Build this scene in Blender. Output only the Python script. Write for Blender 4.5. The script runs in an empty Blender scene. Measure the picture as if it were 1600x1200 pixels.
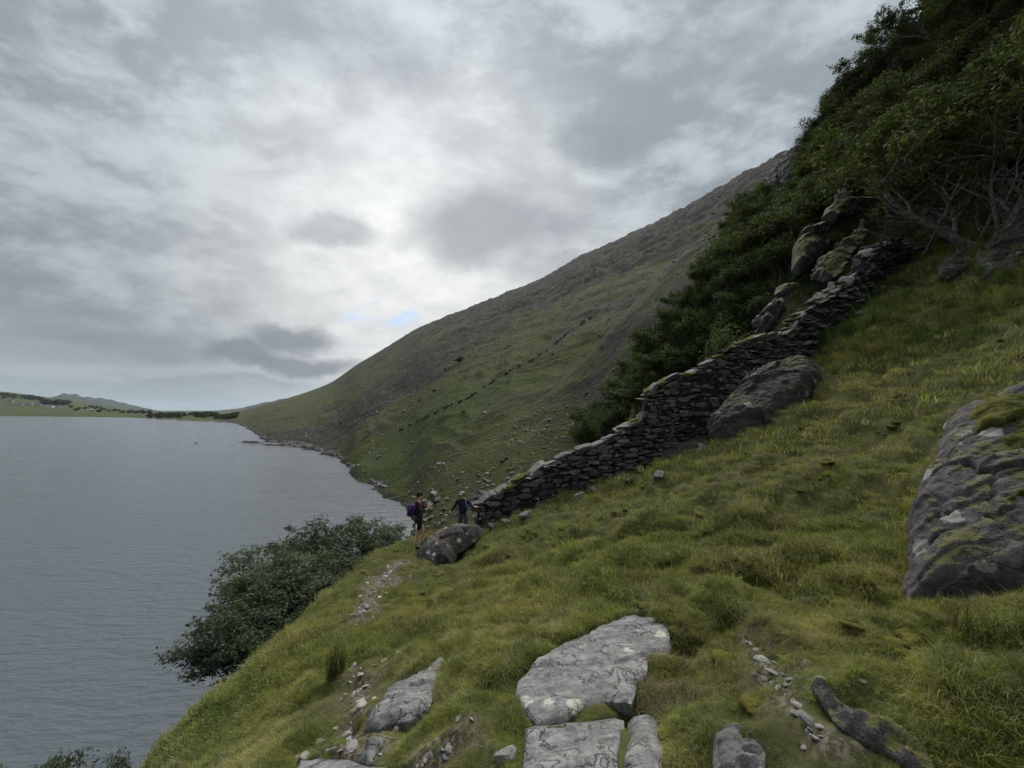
import bpy, bmesh, math, random
import numpy as np
from mathutils import Vector, Matrix, Euler
rad = math.radians
scene = bpy.context.scene
COL = scene.collection

# ------------------------------------------------------------ camera
F = 620.0                      # focal length in pixels of a 1600 px wide frame
PITCH = math.atan(41.0 / F)
WATER = -18.0
cam_d = bpy.data.cameras.new('camera'); cam = bpy.data.objects.new('camera', cam_d); COL.objects.link(cam)
cam_d.sensor_width = 36.0; cam_d.lens = 36.0 * F / 1600.0
cam_d.clip_start = 0.05; cam_d.clip_end = 60000
cam.rotation_euler = (math.pi / 2 + PITCH, 0, 0)
scene.camera = cam

# ------------------------------------------------------------ node helpers
def nd(nt, typ, ins=None, **props):
    n = nt.nodes.new(typ)
    for k, v in props.items(): setattr(n, k, v)
    if ins:
        for k, v in ins.items():
            s = n.inputs[k]
            if isinstance(v, bpy.types.NodeSocket): nt.links.new(v, s)
            else: s.default_value = v
    return n
def fmath(nt, op, a, b=0.0, c=None, clamp=False):
    ins = {0: a, 1: b}
    if c is not None: ins[2] = c
    return nd(nt, 'ShaderNodeMath', ins, operation=op, use_clamp=clamp).outputs[0]
def vmath(nt, op, a, b=None, s=None):
    ins = {0: a}
    if b is not None: ins[1] = b
    if s is not None: ins['Scale'] = s
    n = nd(nt, 'ShaderNodeVectorMath', ins, operation=op)
    return n.outputs['Value'] if op in ('DOT_PRODUCT', 'LENGTH', 'DISTANCE') else n.outputs[0]
def mixc(nt, f, a, b, blend='MIX'):
    n = nt.nodes.new('ShaderNodeMix'); n.data_type = 'RGBA'; n.blend_type = blend
    for i, v in ((0, f), (6, a), (7, b)):
        if isinstance(v, bpy.types.NodeSocket): nt.links.new(v, n.inputs[i])
        else: n.inputs[i].default_value = v if i == 0 else (tuple(v) + (1,))[:4]
    return n.outputs[2]
def noise(nt, vec, scale, detail=4, rough=.55, dist=0.0, lac=2.0):
    return nd(nt, 'ShaderNodeTexNoise', {'Vector': vec, 'Scale': scale, 'Detail': detail, 'Roughness': rough, 'Distortion': dist, 'Lacunarity': lac}).outputs[0]
def sstep(nt, v, lo, hi, a=0.0, b=1.0):
    return nd(nt, 'ShaderNodeMapRange', {0: v, 1: lo, 2: hi, 3: a, 4: b}, interpolation_type='SMOOTHSTEP').outputs[0]
def lin(nt, v, lo, hi, a=0.0, b=1.0):
    return nd(nt, 'ShaderNodeMapRange', {0: v, 1: lo, 2: hi, 3: a, 4: b}).outputs[0]
def mapping(nt, vec, rot=(0, 0, 0), scale=(1, 1, 1), loc=(0, 0, 0)):
    return nd(nt, 'ShaderNodeMapping', {'Vector': vec, 'Location': loc, 'Rotation': rot, 'Scale': scale}).outputs[0]
def material(name):
    m = bpy.data.materials.new(name); m.use_nodes = True
    nt = m.node_tree; nt.nodes.clear()
    out = nt.nodes.new('ShaderNodeOutputMaterial')
    return m, nt, out
def principled(nt, out, color, rough=.8, bump=None, bstr=.5, bdist=.02, spec=.3, **kw):
    ins = {'Base Color': color if isinstance(color, bpy.types.NodeSocket) else (tuple(color) + (1,))[:4], 'Roughness': rough, 'Specular IOR Level': spec}
    ins.update(kw)
    b = nd(nt, 'ShaderNodeBsdfPrincipled', ins)
    if bump is not None:
        bn = nd(nt, 'ShaderNodeBump', {'Height': bump, 'Strength': bstr, 'Distance': bdist})
        nt.links.new(bn.outputs[0], b.inputs['Normal'])
    nt.links.new(b.outputs[0], out.inputs[0])
    return b

# ------------------------------------------------------------ world: overcast sky, sun behind the cloud ahead
SUN_AZ, SUN_EL = rad(20), rad(50)           # azimuth from +Y towards +X, elevation
sun_dir = Vector((math.sin(SUN_AZ) * math.cos(SUN_EL), math.cos(SUN_AZ) * math.cos(SUN_EL), math.sin(SUN_EL)))
def pixdir(px, py):
    u = (px - 800) / F; v = (600 - py) / F
    return Vector((u, math.cos(PITCH) - v * math.sin(PITCH), math.sin(PITCH) + v * math.cos(PITCH))).normalized()
world = bpy.data.worlds.new('World'); scene.world = world; world.use_nodes = True
wn = world.node_tree; wn.nodes.clear()
wout = wn.nodes.new('ShaderNodeOutputWorld')
sky = nd(wn, 'ShaderNodeTexSky', sky_type='NISHITA', sun_disc=False, sun_elevation=SUN_EL, sun_rotation=SUN_AZ, altitude=50, air_density=1.0, dust_density=0.3, ozone_density=2.0)
D = nd(wn, 'ShaderNodeTexCoord').outputs['Generated']
sep = nd(wn, 'ShaderNodeSeparateXYZ', {0: D})
zc = fmath(wn, 'ADD', fmath(wn, 'MAXIMUM', sep.outputs[2], 0.0), 0.42)
cx = fmath(wn, 'DIVIDE', sep.outputs[0], zc); cy = fmath(wn, 'DIVIDE', sep.outputs[1], zc)
P2 = nd(wn, 'ShaderNodeCombineXYZ', {0: cx, 1: cy, 2: 0.0}).outputs[0]
def cl(rot, sc, scale, det, rough, dist, loc=(0, 0, 0)):
    return noise(wn, mapping(wn, D, (rad(15), rad(rot), 0), sc, loc), scale, det, rough, dist)
big = cl(30, (.8, 1, 1.25), 2.3, 4, .5, .4, (3.1, 1.7, 0))
mid = cl(34, (.62, 1, 1.3), 7.5, 5, .55, .3, (0.4, 2.2, 0))
rip = cl(38, (.60, 1, 1.4), 17.0, 5, .6, .2, (5.3, 0, 0))
tex = fmath(wn, 'ADD', fmath(wn, 'MULTIPLY', big, .36), fmath(wn, 'ADD', fmath(wn, 'MULTIPLY', mid, .36), fmath(wn, 'MULTIPLY', rip, .28)))
t = sstep(wn, tex, .43, .575)
cloud = mixc(wn, t, (.285, .325, .360), (.50, .56, .605))
# brighter where the sun stands behind the cloud
glow_c = pixdir(650, 440)
dg = vmath(wn, 'DOT_PRODUCT', D, tuple(glow_c))
g = sstep(wn, dg, .80, 1.0)
cloud = mixc(wn, fmath(wn, 'MULTIPLY', g, fmath(wn, 'ADD', .10, fmath(wn, 'MULTIPLY', mid, .9))), cloud, (.88, .90, .90))
g2 = sstep(wn, vmath(wn, 'DOT_PRODUCT', D, tuple(pixdir(640, 465))), .930, 1.0)
# low sky: smoother, slightly bluer
low = sstep(wn, sep.outputs[2], .22, .02)
band = noise(wn, mapping(wn, D, (0, 0, 0), (1.2, 1.2, 9)), 2.2, 5, .5, .3)
lowc = mixc(wn, sstep(wn, band, .42, .6), (.49, .56, .61), (.62, .69, .73))
cloud = mixc(wn, fmath(wn, 'MULTIPLY', low, .8), cloud, lowc)
cloud = mixc(wn, fmath(wn, 'MULTIPLY', g2, fmath(wn, 'ADD', .15, fmath(wn, 'MULTIPLY', rip, 1.1))), cloud, (1.05, 1.06, 1.04))
# single darker cumulus shreds
warp = nd(wn, 'ShaderNodeTexNoise', {'Vector': D, 'Scale': 7.0, 'Detail': 6.0, 'Roughness': .6})
wv = vmath(wn, 'SCALE', vmath(wn, 'SUBTRACT', warp.outputs['Color'], (.5, .5, .5)), s=.10)
Dw = vmath(wn, 'ADD', D, wv)
def blob(px, py, wpx, hpx):
    c = pixdir(px, py); r = Vector((c.y, -c.x, 0)).normalized(); u = r.cross(c)
    k = F / math.cos(math.atan(math.hypot(px - 800, py - 600) / F))
    a = fmath(wn, 'DIVIDE', vmath(wn, 'DOT_PRODUCT', vmath(wn, 'SUBTRACT', Dw, tuple(c)), tuple(r)), wpx / k)
    b = fmath(wn, 'DIVIDE', vmath(wn, 'DOT_PRODUCT', vmath(wn, 'SUBTRACT', Dw, tuple(c)), tuple(u)), hpx / k)
    f = fmath(wn, 'SQRT', fmath(wn, 'ADD', fmath(wn, 'MULTIPLY', a, a), fmath(wn, 'MULTIPLY', b, b)))
    front = fmath(wn, 'GREATER_THAN', vmath(wn, 'DOT_PRODUCT', D, tuple(c)), 0.3)
    return fmath(wn, 'MULTIPLY', sstep(wn, f, 1.2, .45), front)
for (x, y, w, h, s, c) in [(455, 528, 72, 30, .85, (.27, .305, .345)), (380, 553, 55, 22, .85, (.28, .315, .355)), (470, 570, 95, 16, .85, (.29, .325, .36)), (215, 535, 125, 22, .55, (.29, .33, .37)),
                           (330, 590, 150, 8, .3, (.30, .34, .385)), (760, 355, 130, 75, .7, (.27, .30, .33)), (520, 355, 75, 30, .5, (.26, .29, .325)),
                           (925, 225, 80, 48, .55, (.25, .28, .31)), (1090, 110, 170, 90, .4, (.30, .33, .365)), (40, 450, 70, 16, .5, (.33, .37, .41)), (155, 492, 40, 10, .45, (.33, .37, .41)), (560, 70, 160, 60, .35, (.29, .32, .355))]:
    cloud = mixc(wn, fmath(wn, 'MULTIPLY', blob(x, y, w, h), s), cloud, c)
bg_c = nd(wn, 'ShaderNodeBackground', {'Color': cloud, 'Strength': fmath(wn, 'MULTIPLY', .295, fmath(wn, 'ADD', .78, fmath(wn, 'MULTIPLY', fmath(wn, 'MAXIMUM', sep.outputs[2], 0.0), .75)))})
bg_s = nd(wn, 'ShaderNodeBackground', {'Color': sky.outputs[0], 'Strength': 0.05})
hole = None
gaps = noise(wn, mapping(wn, Dw, (0, 0, 0), (1, 1, 3.2)), 9.0, 5, .6, .3)
for (x, y, w, h, s) in [(595, 493, 60, 16, 1.0), (520, 546, 60, 6, .3), (600, 540, 50, 5, .25)]:
    b = fmath(wn, 'MULTIPLY', blob(x, y, w, h), s)
    hole = b if hole is None else fmath(wn, 'MAXIMUM', hole, b)
hole = fmath(wn, 'MULTIPLY', hole, sstep(wn, gaps, .42, .58, .0, .65))
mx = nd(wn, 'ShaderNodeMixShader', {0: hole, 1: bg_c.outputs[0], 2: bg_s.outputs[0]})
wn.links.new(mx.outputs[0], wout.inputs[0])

sun_l = bpy.data.lights.new('sun', 'SUN'); sun_l.energy = 1.5; sun_l.angle = rad(60); sun_l.color = (1.0, .96, .90)
sun = bpy.data.objects.new('sun', sun_l); COL.objects.link(sun)
sun.rotation_euler = (-sun_dir).to_track_quat('-Z', 'Y').to_euler()
vs = scene.view_settings
vs.view_transform = 'Standard'; vs.look = 'None'; vs.gamma = 1; vs.use_curve_mapping = False; vs.exposure = 1.65
scene.cycles.max_bounces = 6; scene.cycles.diffuse_bounces = 3; scene.cycles.transparent_max_bounces = 6
scene.cycles.volume_bounces = 1

# ------------------------------------------------------------ pixel -> world
SP, CP = math.sin(PITCH), math.cos(PITCH)
def P(px, py, Y):
    u = (px - 800) / F; v = (600 - py) / F
    dy = CP - v * SP; dz = SP + v * CP
    return np.array([u / dy * Y, Y, dz / dy * Y])
def slope(py, px=800):
    v = (600 - py) / F
    return (SP + v * CP) / (CP - v * SP)

# ------------------------------------------------------------ numpy noise
def _h(ix, iy, seed):
    h = (ix.astype(np.int64) * 374761393 + iy.astype(np.int64) * 668265263 + seed * 1442695041) & 0xFFFFFFFF
    h = ((h ^ (h >> 13)) * 1274126177) & 0xFFFFFFFF
    return (h ^ (h >> 16)) & 0xFFFFFFFF
def perlin(x, y, seed=0):
    x = np.asarray(x, float); y = np.asarray(y, float)
    x0 = np.floor(x); y0 = np.floor(y); fx = x - x0; fy = y - y0
    def g(dx, dy):
        a = _h(x0 + dx, y0 + dy, seed) * (2 * np.pi / 4294967296.0)
        return np.cos(a) * (fx - dx) + np.sin(a) * (fy - dy)
    sx = fx * fx * fx * (fx * (fx * 6 - 15) + 10); sy = fy * fy * fy * (fy * (fy * 6 - 15) + 10)
    a = g(0, 0) * (1 - sx) + g(1, 0) * sx; b = g(0, 1) * (1 - sx) + g(1, 1) * sx
    return (a * (1 - sy) + b * sy) * 1.5
def fbm(x, y, seed=0, o=4, gain=.5):
    s = 0; a = 1; t = 0
    for i in range(o):
        s = s + a * perlin(x * 2 ** i, y * 2 ** i, seed + i * 17); t += a; a *= gain
    return s / t
def ss(v, lo, hi):
    t = np.clip((v - lo) / (hi - lo), 0, 1); return t * t * (3 - 2 * t)

# ------------------------------------------------------------ the terrain's height function
CTRL = [  # pixel x, pixel y, distance
 (500,1200,3.0),(800,1200,2.3),(262,1216,4.2),(1100,1200,1.95),(1400,1200,1.7),(1600,1200,1.5),(350,1200,3.6),
 (650,1100,3.4),(355,1094,5.2),(1000,1100,2.9),(1250,1100,2.5),(1500,1100,2.3),
 (428,1012,6.6),(600,1000,5.6),(800,1000,4.7),(1000,1000,4.0),(1200,1000,3.5),(1400,1000,3.3),(1600,1010,2.9),
 (485,952,8.2),(548,908,9.7),(700,930,8.0),(850,920,6.6),(1000,920,5.5),(1150,920,4.9),(1300,920,4.5),(1380,900,4.5),
 (600,862,11.4),(655,866,11.9),(700,892,10.6),(757,852,11.7),(800,850,9.9),(1000,850,7.7),(1200,850,6.4),(1370,830,5.6),
 (720,846,13.0),(690,835,13.6),(640,846,13.0),(748,822,14.0),
 (900,782,13.4),(1000,780,11.2),(1200,760,8.6),(1340,760,7.0),(800,816,14.1),(855,783,14.3),(893,770,14.4),(938,758,14.5),(993,744,14.7),(1060,724,14.9),(1140,690,15.3),(1200,625,16.0),(1240,578,16.8),(1280,536,17.6),(1304,514,18.1),(1346,468,19.5),(1380,440,20.6),(1420,408,22.3),(1150,700,11.9),
 (1280,650,10.8),(1230,690,10.6),(1400,680,8.4),(1400,600,11.0),(1520,620,8.0),(1600,600,7.6),(1500,700,6.6),(1600,800,4.6),(1600,955,3.6),(1500,955,4.0),
 (1300,555,16.0),(1400,500,15.6),(1500,480,14.0),(1600,470,12.3),(1500,400,19),(1600,350,19.5),
 (1200,470,26),(1250,410,27),(1310,350,29),(1250,262,74),(1185,290,80),(1100,500,44),(1000,620,33),(900,705,27),(1150,370,66),(1330,260,45),
 (1285,232,70),(1330,195,62),(1400,130,58),(1460,62,55),(1600,-110,50),(1500,200,34),(1420,310,26),(1600,200,27),
]
RAW = [(-4.9,-4,-5.4),(-4.9,0,-5.4),(-4.9,4,-5.35),(-5.0,8,-5.4),(-5.2,12,-5.7),(-10,-10,-11),(-16,-10,-18.5),(-4,-10,-4.4),(0,-10,-2.6),(8,-10,-.5),(20,-10,6),(-10,0,-10.4),(-16,0,-18.5),(-4,0,-3.5),(0,0,-1.75),(1.5,0,-1.35),(4,0,-.6),(8,0,1),(20,0,9),(40,0,25),
 (-9.5,4,-10.2),(-16,4,-18.5),(-9.5,8,-10.3),(-16,8,-18.6),(-9.5,12,-10.6),(-16,12,-18.7),(-9,17,-11.5),(-16,18,-19),(-23,-10,-24),(-23,0,-24),(-23,8,-24),(-23,18,-24),(-23,30,-24),
 (-3,20,-9),(-3,26,-13),(-10,30,-16.5),(-17,32,-20),(-3,40,-16.6),(-12,45,-17.4),(-18,50,-20),(2,22,-8),(5,34,-14),(7,23,-5.5),(12,26,-1.5),(0,60,-16),(-10,60,-17),
 (40,-20,22),(60,10,42),(90,40,75),(110,60,85),(100,90,70),(80,110,58),(60,25,46)]
CW = np.array([P(*c) for c in CTRL] + [np.array(r, float) for r in RAW])
def _tps(CW, lam):
    n = len(CW); X = CW[:, :2]
    d = np.sqrt(((X[:, None] - X[None]) ** 2).sum(-1)); K = np.where(d > 0, d * d * np.log(d + 1e-12), 0)
    A = np.zeros((n + 3, n + 3)); A[:n, :n] = K + lam * np.eye(n)
    Q = np.c_[np.ones(n), X]; A[:n, n:] = Q; A[n:, :n] = Q.T
    return np.linalg.solve(A, np.r_[CW[:, 2], 0, 0, 0])
TW = _tps(CW, .15)
def tps(x, y):
    x = np.asarray(x, float); y = np.asarray(y, float); n = len(CW)
    s = TW[n] + TW[n + 1] * x + TW[n + 2] * y
    for i in range(n):
        d2 = (x - CW[i, 0]) ** 2 + (y - CW[i, 1]) ** 2 + 1e-9
        s = s + TW[i] * .5 * d2 * np.log(d2)
    return s
# columns of the far ground: pixel x, shore distance, ridge distance, ridge pixel y
COLS = [(-500,1500,2600,618),(-200,1300,2400,615),(0,1240,2300,611),(60,1180,2200,619),(110,1120,2150,626),(160,1060,2100,634),(200,1015,2000,640),(250,860,1700,643.5),(300,760,1500,646),(345,700,1150,648.5),
 (360,640,1150,646),(372,560,1200,643),(390,420,1250,639),(405,300,1280,635.5),(420,238,1300,631),(440,212,1330,625.5),(480,200,1450,613),(500,185,1500,605.5),(520,167,1500,597),(545,144,1480,579),(560,116,1450,568),
 (600,97,1300,545),(640,86.5,1180,520.5),(655,76,1140,513),(675,64,1100,505),(700,55,1050,494.5),(750,46,930,475),(800,40,820,455),(850,38,716,436),(900,36,650,405),(1000,34,550,360),(1100,32,434,311),
 (1180,30,370,266),(1240,28,330,238),(1290,30,300,235),(1400,30,260,170),(1600,30,220,60),(2200,30,200,0)]
_a = np.arctan([(c[0] - 800) / F / (CP - (600 - c[3]) / F * SP) for c in COLS])
_cs = np.cos(_a)
_rs = np.array([c[1] for c in COLS]) / _cs; _rr = np.array([c[2] for c in COLS]) / _cs
_zr = np.array([slope(c[3]) * c[2] for c in COLS])
_zr[-1] = 150
def _smooth():
    t = np.linspace(-1.35, 1.35, 2701); g = np.exp(-.5 * (np.arange(-40, 41) / 9.0) ** 2); g /= g.sum()
    f = lambda v: np.convolve(np.pad(np.interp(t, _a, v), 40, 'edge'), g, 'valid')
    return t, f(np.log(_rs)), f(_rr), f(_zr)
_ft, _frs, _frr, _fzr = _smooth()
def shore_r(phi):
    return np.exp(np.interp(phi, _ft, _frs))
def far(x, y):
    phi = np.arctan2(x, y); r = np.hypot(x, y)
    rs = shore_r(phi); rr = np.interp(phi, _ft, _frr); zr = np.interp(phi, _ft, _fzr)
    back = ss(np.abs(phi), 1.35, 2.4); zr = zr * (1 - back) + np.where(phi < 0, 20, 110) * back
    u = (r - rs) / (rr - rs)
    um = np.where(u > 0, np.abs(u) ** 1.06, u)
    rise = WATER + (zr - WATER) * um
    fall = zr - (r - rr) * .25
    k = np.maximum(1.2, (zr - WATER) * .02)
    z = .5 * (rise + fall - np.sqrt((rise - fall) ** 2 + k * k)) + k * .4
    z = np.where(u > .6, np.maximum(z, WATER + 2.5), z)
    return np.maximum(z, -26 + 0 * z), u, rr
def seg_d(x, y, a, b):
    ax, ay = a; bx, by = b; dx, dy = bx - ax, by - ay
    t = np.clip(((x - ax) * dx + (y - ay) * dy) / (dx * dx + dy * dy), 0, 1)
    return np.hypot(x - ax - t * dx, y - ay - t * dy), t
def ridged(x, y, seed, o=4):
    s = 0; a = 1; t = 0
    for i in range(o):
        s = s + a * (1 - 2 * np.abs(perlin(x * 2 ** i, y * 2 ** i, seed + 31 * i))); t += a; a *= .5
    return s / t
def height(x, y, detail=True):
    x = np.asarray(x, float); y = np.asarray(y, float); r = np.hypot(x, y)
    N = tps(x, y) - np.maximum(0, r - 88) ** 2 * .012
    M, u, rr = far(x, y)
    k = np.clip(r / 20, .02, 1.5)
    z = .5 * (N + M + np.sqrt((N - M) ** 2 + k * k))
    d, t = seg_d(x, y, (-164, 230), (-118, 212))
    z = np.maximum(z, WATER + .15 + fbm(x / 7, y / 7, 6, 2) * .8 - (d / (1.5 + 8 * t)) ** 2 * .6)
    if detail:
        nearw = ss(r, 55, 25) if False else 1 - ss(r, 25, 55)
        calm = ss(r, 1.0, 3.0)
        hum = fbm(x / 3.2, y / 3.2, 5, 3) * .38 + fbm(x / 1.15, y / 1.15, 9, 3) * .42 + (.5 - np.abs(fbm(x / .55, y / .55, 12, 2))) * .34
        z = z + hum * nearw * calm * (.45 + .55 * ss(x, -3, 3))
        up = ss(z, WATER + .3, WATER + 9)
        sx = (x * .77 + y * .63); sy = (-x * .63 + y * .77)
        farw = ss(r, 25, 75) * up
        rough = (ridged(x / 34, y / 34, 40, 5) * 3.4 + ridged(sx / 11 + fbm(x/30, y/30, 3, 2) * 2, sy / 30, 60, 3) * 1.5)
        cliff = ss(fbm(x / 120, y / 120, 77, 3) + .9 * ss(z, 40, 150) - .45 * ss(-x, 60, 400), .25, .6)
        terr = ridged((z + sx * .25) / 13, sy / 80, 81, 3) * 3.4 - np.abs(fbm(sy / 26 + fbm(sx / 60, sy / 60, 91, 2), sx / 150, 93, 3)) * 5
        z = z + farw * np.clip(r / 120, .35, 1) * (1 - .35 * ss(r, 300, 600)) * (rough * (.7 + .6 * cliff) + terr * (.15 + .9 * cliff)) * (1 - ss(r, 1000, 1600) * .6)
        shore = (1 - ss(np.abs(z - WATER), .4, 2.0)) * ss(r, 20, 60)
        z = z + (1 - ss(np.abs(z - WATER), .8, 4.5)) * ss(r, 50, 95) * (fbm(x / 15, y / 15, 95, 3) * 2.6 - .2)
        z = z + shore * (ridged(x / 3.5, y / 3.5, 90, 3) * .35 + .1)
    return z
def hit(px, py, y0=1.5, y1=3000):
    Y = np.exp(np.linspace(math.log(y0), math.log(y1), 1600))
    p = np.array([P(px, py, 1.0)]) * Y[:, None]
    g = height(p[:, 0], p[:, 1]) - p[:, 2]
    i = np.argmax(g > 0)
    if g[i] <= 0: return None
    a, b = Y[max(i - 1, 0)], Y[i]
    g0, g1 = g[max(i - 1, 0)], g[i]
    yy = a + (b - a) * (-g0) / (g1 - g0 + 1e-9)
    q = P(px, py, yy); return q

# ------------------------------------------------------------ object helpers
def tag(o, label=None, cat=None, group=None, kind=None):
    if label: o['label'] = label
    if cat: o['category'] = cat
    if group: o['group'] = group
    if kind: o['kind'] = kind
    return o
def mesh_np(name, verts, faces, smooth=False):
    """faces: int array (n,3|4) or list of polygons"""
    me = bpy.data.meshes.new(name)
    verts = np.asarray(verts, np.float32)
    if isinstance(faces, np.ndarray):
        n, k = faces.shape
        me.vertices.add(len(verts)); me.vertices.foreach_set('co', verts.ravel())
        me.loops.add(n * k); me.loops.foreach_set('vertex_index', faces.astype(np.int32).ravel())
        me.polygons.add(n); me.polygons.foreach_set('loop_start', np.arange(n, dtype=np.int32) * k)
        me.polygons.foreach_set('loop_total', np.full(n, k, np.int32))
        me.update(calc_edges=True)
    else:
        me.from_pydata([tuple(map(float, v)) for v in verts], [], [tuple(map(int, f)) for f in faces])
    if smooth: me.polygons.foreach_set('use_smooth', np.ones(len(me.polygons), bool))
    return me
def link(name, me, mat=None, parent=None, loc=None, rot=None):
    o = bpy.data.objects.new(name, me); COL.objects.link(o)
    if mat is not None and me is not None and len(me.materials) == 0: me.materials.append(mat)
    if parent is not None: o.parent = parent
    if loc is not None: o.location = loc
    if rot is not None: o.rotation_euler = rot
    return o
def empty(name, loc, rz=0):
    o = bpy.data.objects.new(name, None); COL.objects.link(o); o.location = loc; o.rotation_euler = (0, 0, rz)
    o.empty_display_size = .3
    return o
def copy_tree(o, parent=None):
    c = o.copy(); COL.objects.link(c)
    if parent is not None: c.parent = parent
    for ch in list(o.children): copy_tree(ch, c)
    return c

# ------------------------------------------------------------ materials of the setting
def ground_material():
    m, nt, out = material('ground')
    pos = nd(nt, 'ShaderNodeNewGeometry').outputs['Position']
    def at(n): return nd(nt, 'ShaderNodeAttribute', attribute_name=n).outputs['Fac']
    rockf, lush, bare, nearf = at('rockf'), at('lush'), at('bare'), at('nearf')
    n1 = noise(nt, pos, .035, 5, .6, .4); n2 = noise(nt, pos, .21, 5, .62, .3); n3 = noise(nt, pos, 1.1, 5, .65)
    # stretched along the fall line: streaks of scree and grass
    st = noise(nt, mapping(nt, pos, (0, 0, rad(-39)), (.30, 1.0, .35)), .16, 6, .62, .5)
    st2 = noise(nt, mapping(nt, pos, (0, 0, rad(-39)), (.5, 1.2, .5)), .75, 5, .68, .2)
    grass = mixc(nt, sstep(nt, n2, .40, .62), (.085, .108, .036), (.135, .148, .048))
    grass = mixc(nt, sstep(nt, n1, .46, .64, 0, .75), grass, (.100, .092, .055))
    grass = mixc(nt, sstep(nt, n3, .5, .75, 0, .5), grass, (.128, .125, .050))
    grass = mixc(nt, lush, grass, mixc(nt, n2, (.065, .098, .032), (.115, .138, .042)))
    rock = mixc(nt, sstep(nt, st2, .38, .62), (.026, .027, .024), (.105, .104, .094))
    rock = mixc(nt, sstep(nt, n3, .62, .70, 0, .7), rock, (.22, .22, .205))
    fac = fmath(nt, 'ADD', rockf, fmath(nt, 'MULTIPLY', fmath(nt, 'SUBTRACT', st, .5), 1.1))
    fac = fmath(nt, 'ADD', fac, fmath(nt, 'MULTIPLY', fmath(nt, 'SUBTRACT', st2, .5), 1.5))
    col = mixc(nt, sstep(nt, fac, .40, .58), grass, rock)
    col = mixc(nt, 1.0, col, (.66, .66, .60), 'MULTIPLY')
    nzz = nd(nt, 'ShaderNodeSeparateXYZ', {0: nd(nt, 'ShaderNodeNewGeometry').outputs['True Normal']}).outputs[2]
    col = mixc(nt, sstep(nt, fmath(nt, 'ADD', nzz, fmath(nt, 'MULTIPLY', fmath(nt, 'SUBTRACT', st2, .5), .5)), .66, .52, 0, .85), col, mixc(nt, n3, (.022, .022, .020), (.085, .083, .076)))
    sp = noise(nt, mapping(nt, pos, (0, 0, rad(-39)), (.7, 1.3, 1.0)), .42, 4, .72)
    col = mixc(nt, sstep(nt, sp, .50, .64, 0, .5), col, mixc(nt, n3, (.018, .020, .014), (.060, .060, .046)))
    col = mixc(nt, sstep(nt, sp, .36, .30, 0, .35), col, (.16, .155, .12))
    soil = mixc(nt, noise(nt, pos, 9, 6, .7), (.030, .034, .012), (.085, .085, .032))
    col = mixc(nt, nearf, col, soil)
    grav = mixc(nt, sstep(nt, noise(nt, pos, 26, 4, .7), .42, .62), (.045, .038, .026), (.155, .138, .112))
    col = mixc(nt, bare, col, grav)
    h = fmath(nt, 'ADD', fmath(nt, 'MULTIPLY', n3, .5), fmath(nt, 'ADD', fmath(nt, 'MULTIPLY', st2, .5), fmath(nt, 'MULTIPLY', noise(nt, pos, 4.5, 4, .7), .12)))
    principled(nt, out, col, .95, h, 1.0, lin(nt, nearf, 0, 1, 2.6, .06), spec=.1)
    return m
def water_material():
    m, nt, out = material('lake_water')
    pos = nd(nt, 'ShaderNodeNewGeometry').outputs['Position']
    ang = rad(-32)
    a = noise(nt, mapping(nt, pos, (0, 0, ang), (.34, 1.35, 1)), .85, 3, .5, .5)
    b = noise(nt, mapping(nt, pos, (0, 0, ang - .08), (.45, 1.5, 1)), 1.6, 4, .55, .35)
    c = noise(nt, mapping(nt, pos, (0, 0, ang + .14), (.6, 1.2, 1)), 7.5, 3, .5)
    far_ = noise(nt, mapping(nt, pos, (0, 0, ang), (.5, 1.2, 1)), .12, 4, .6, .3)
    h = fmath(nt, 'ADD', fmath(nt, 'MULTIPLY', a, .34), fmath(nt, 'ADD', fmath(nt, 'MULTIPLY', b, .20), fmath(nt, 'MULTIPLY', c, .022)))
    bn = nd(nt, 'ShaderNodeBump', {'Height': h, 'Strength': .68, 'Distance': 1.0})
    gust = sstep(nt, far_, .42, .6)
    b_ = nd(nt, 'ShaderNodeBsdfPrincipled', {'Base Color': (.075, .088, .100, 1), 'Roughness': fmath(nt, 'ADD', .12, fmath(nt, 'MULTIPLY', gust, .06)), 'IOR': 1.333, 'Normal': bn.outputs[0]})
    nt.links.new(b_.outputs[0], out.inputs[0])
    return m
def flat_material(name, c0, c1, scale, rough=.9, spec=.2, bstr=.4, bdist=.02, detail=5, lo=.35, hi=.65):
    m, nt, out = material(name)
    pos = nd(nt, 'ShaderNodeTexCoord').outputs['Object']
    n = noise(nt, pos, scale, detail, .6)
    principled(nt, out, mixc(nt, sstep(nt, n, lo, hi), c0, c1), rough, n, bstr, bdist, spec=spec)
    return m
MG = ground_material(); MW = water_material()

# ------------------------------------------------------------ paths in the near ground
def poly_world(pts): return np.array([hit(*p)[:2] for p in pts])
PATH1 = poly_world([(625, 880), (600, 900), (580, 925), (562, 965)])
PATH2 = poly_world([(560, 1040), (566, 1080), (556, 1120), (548, 1160), (520, 1195)])
PATH3 = poly_world([(1170, 1000), (1200, 1040), (1240, 1100), (1275, 1160)])
PATHS = [(PATH1, .16), (PATH2, .10), (PATH3, .02)]
BARES = [(hit(1232, 940), .12), (hit(612, 912), .26), (hit(690, 1170), .14), (hit(560, 1180), .16), (hit(640, 840), .0)]
def path_d(x, y):
    d = np.full(np.shape(x), 9.0)
    for pl, w in PATHS:
        for i in range(len(pl) - 1):
            dd, _ = seg_d(x, y, tuple(pl[i]), tuple(pl[i + 1])); d = np.minimum(d, dd - w)
    for c, w in BARES:
        if w > 0: d = np.minimum(d, np.hypot(x - c[0], y - c[1]) - w)
    return d

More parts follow.
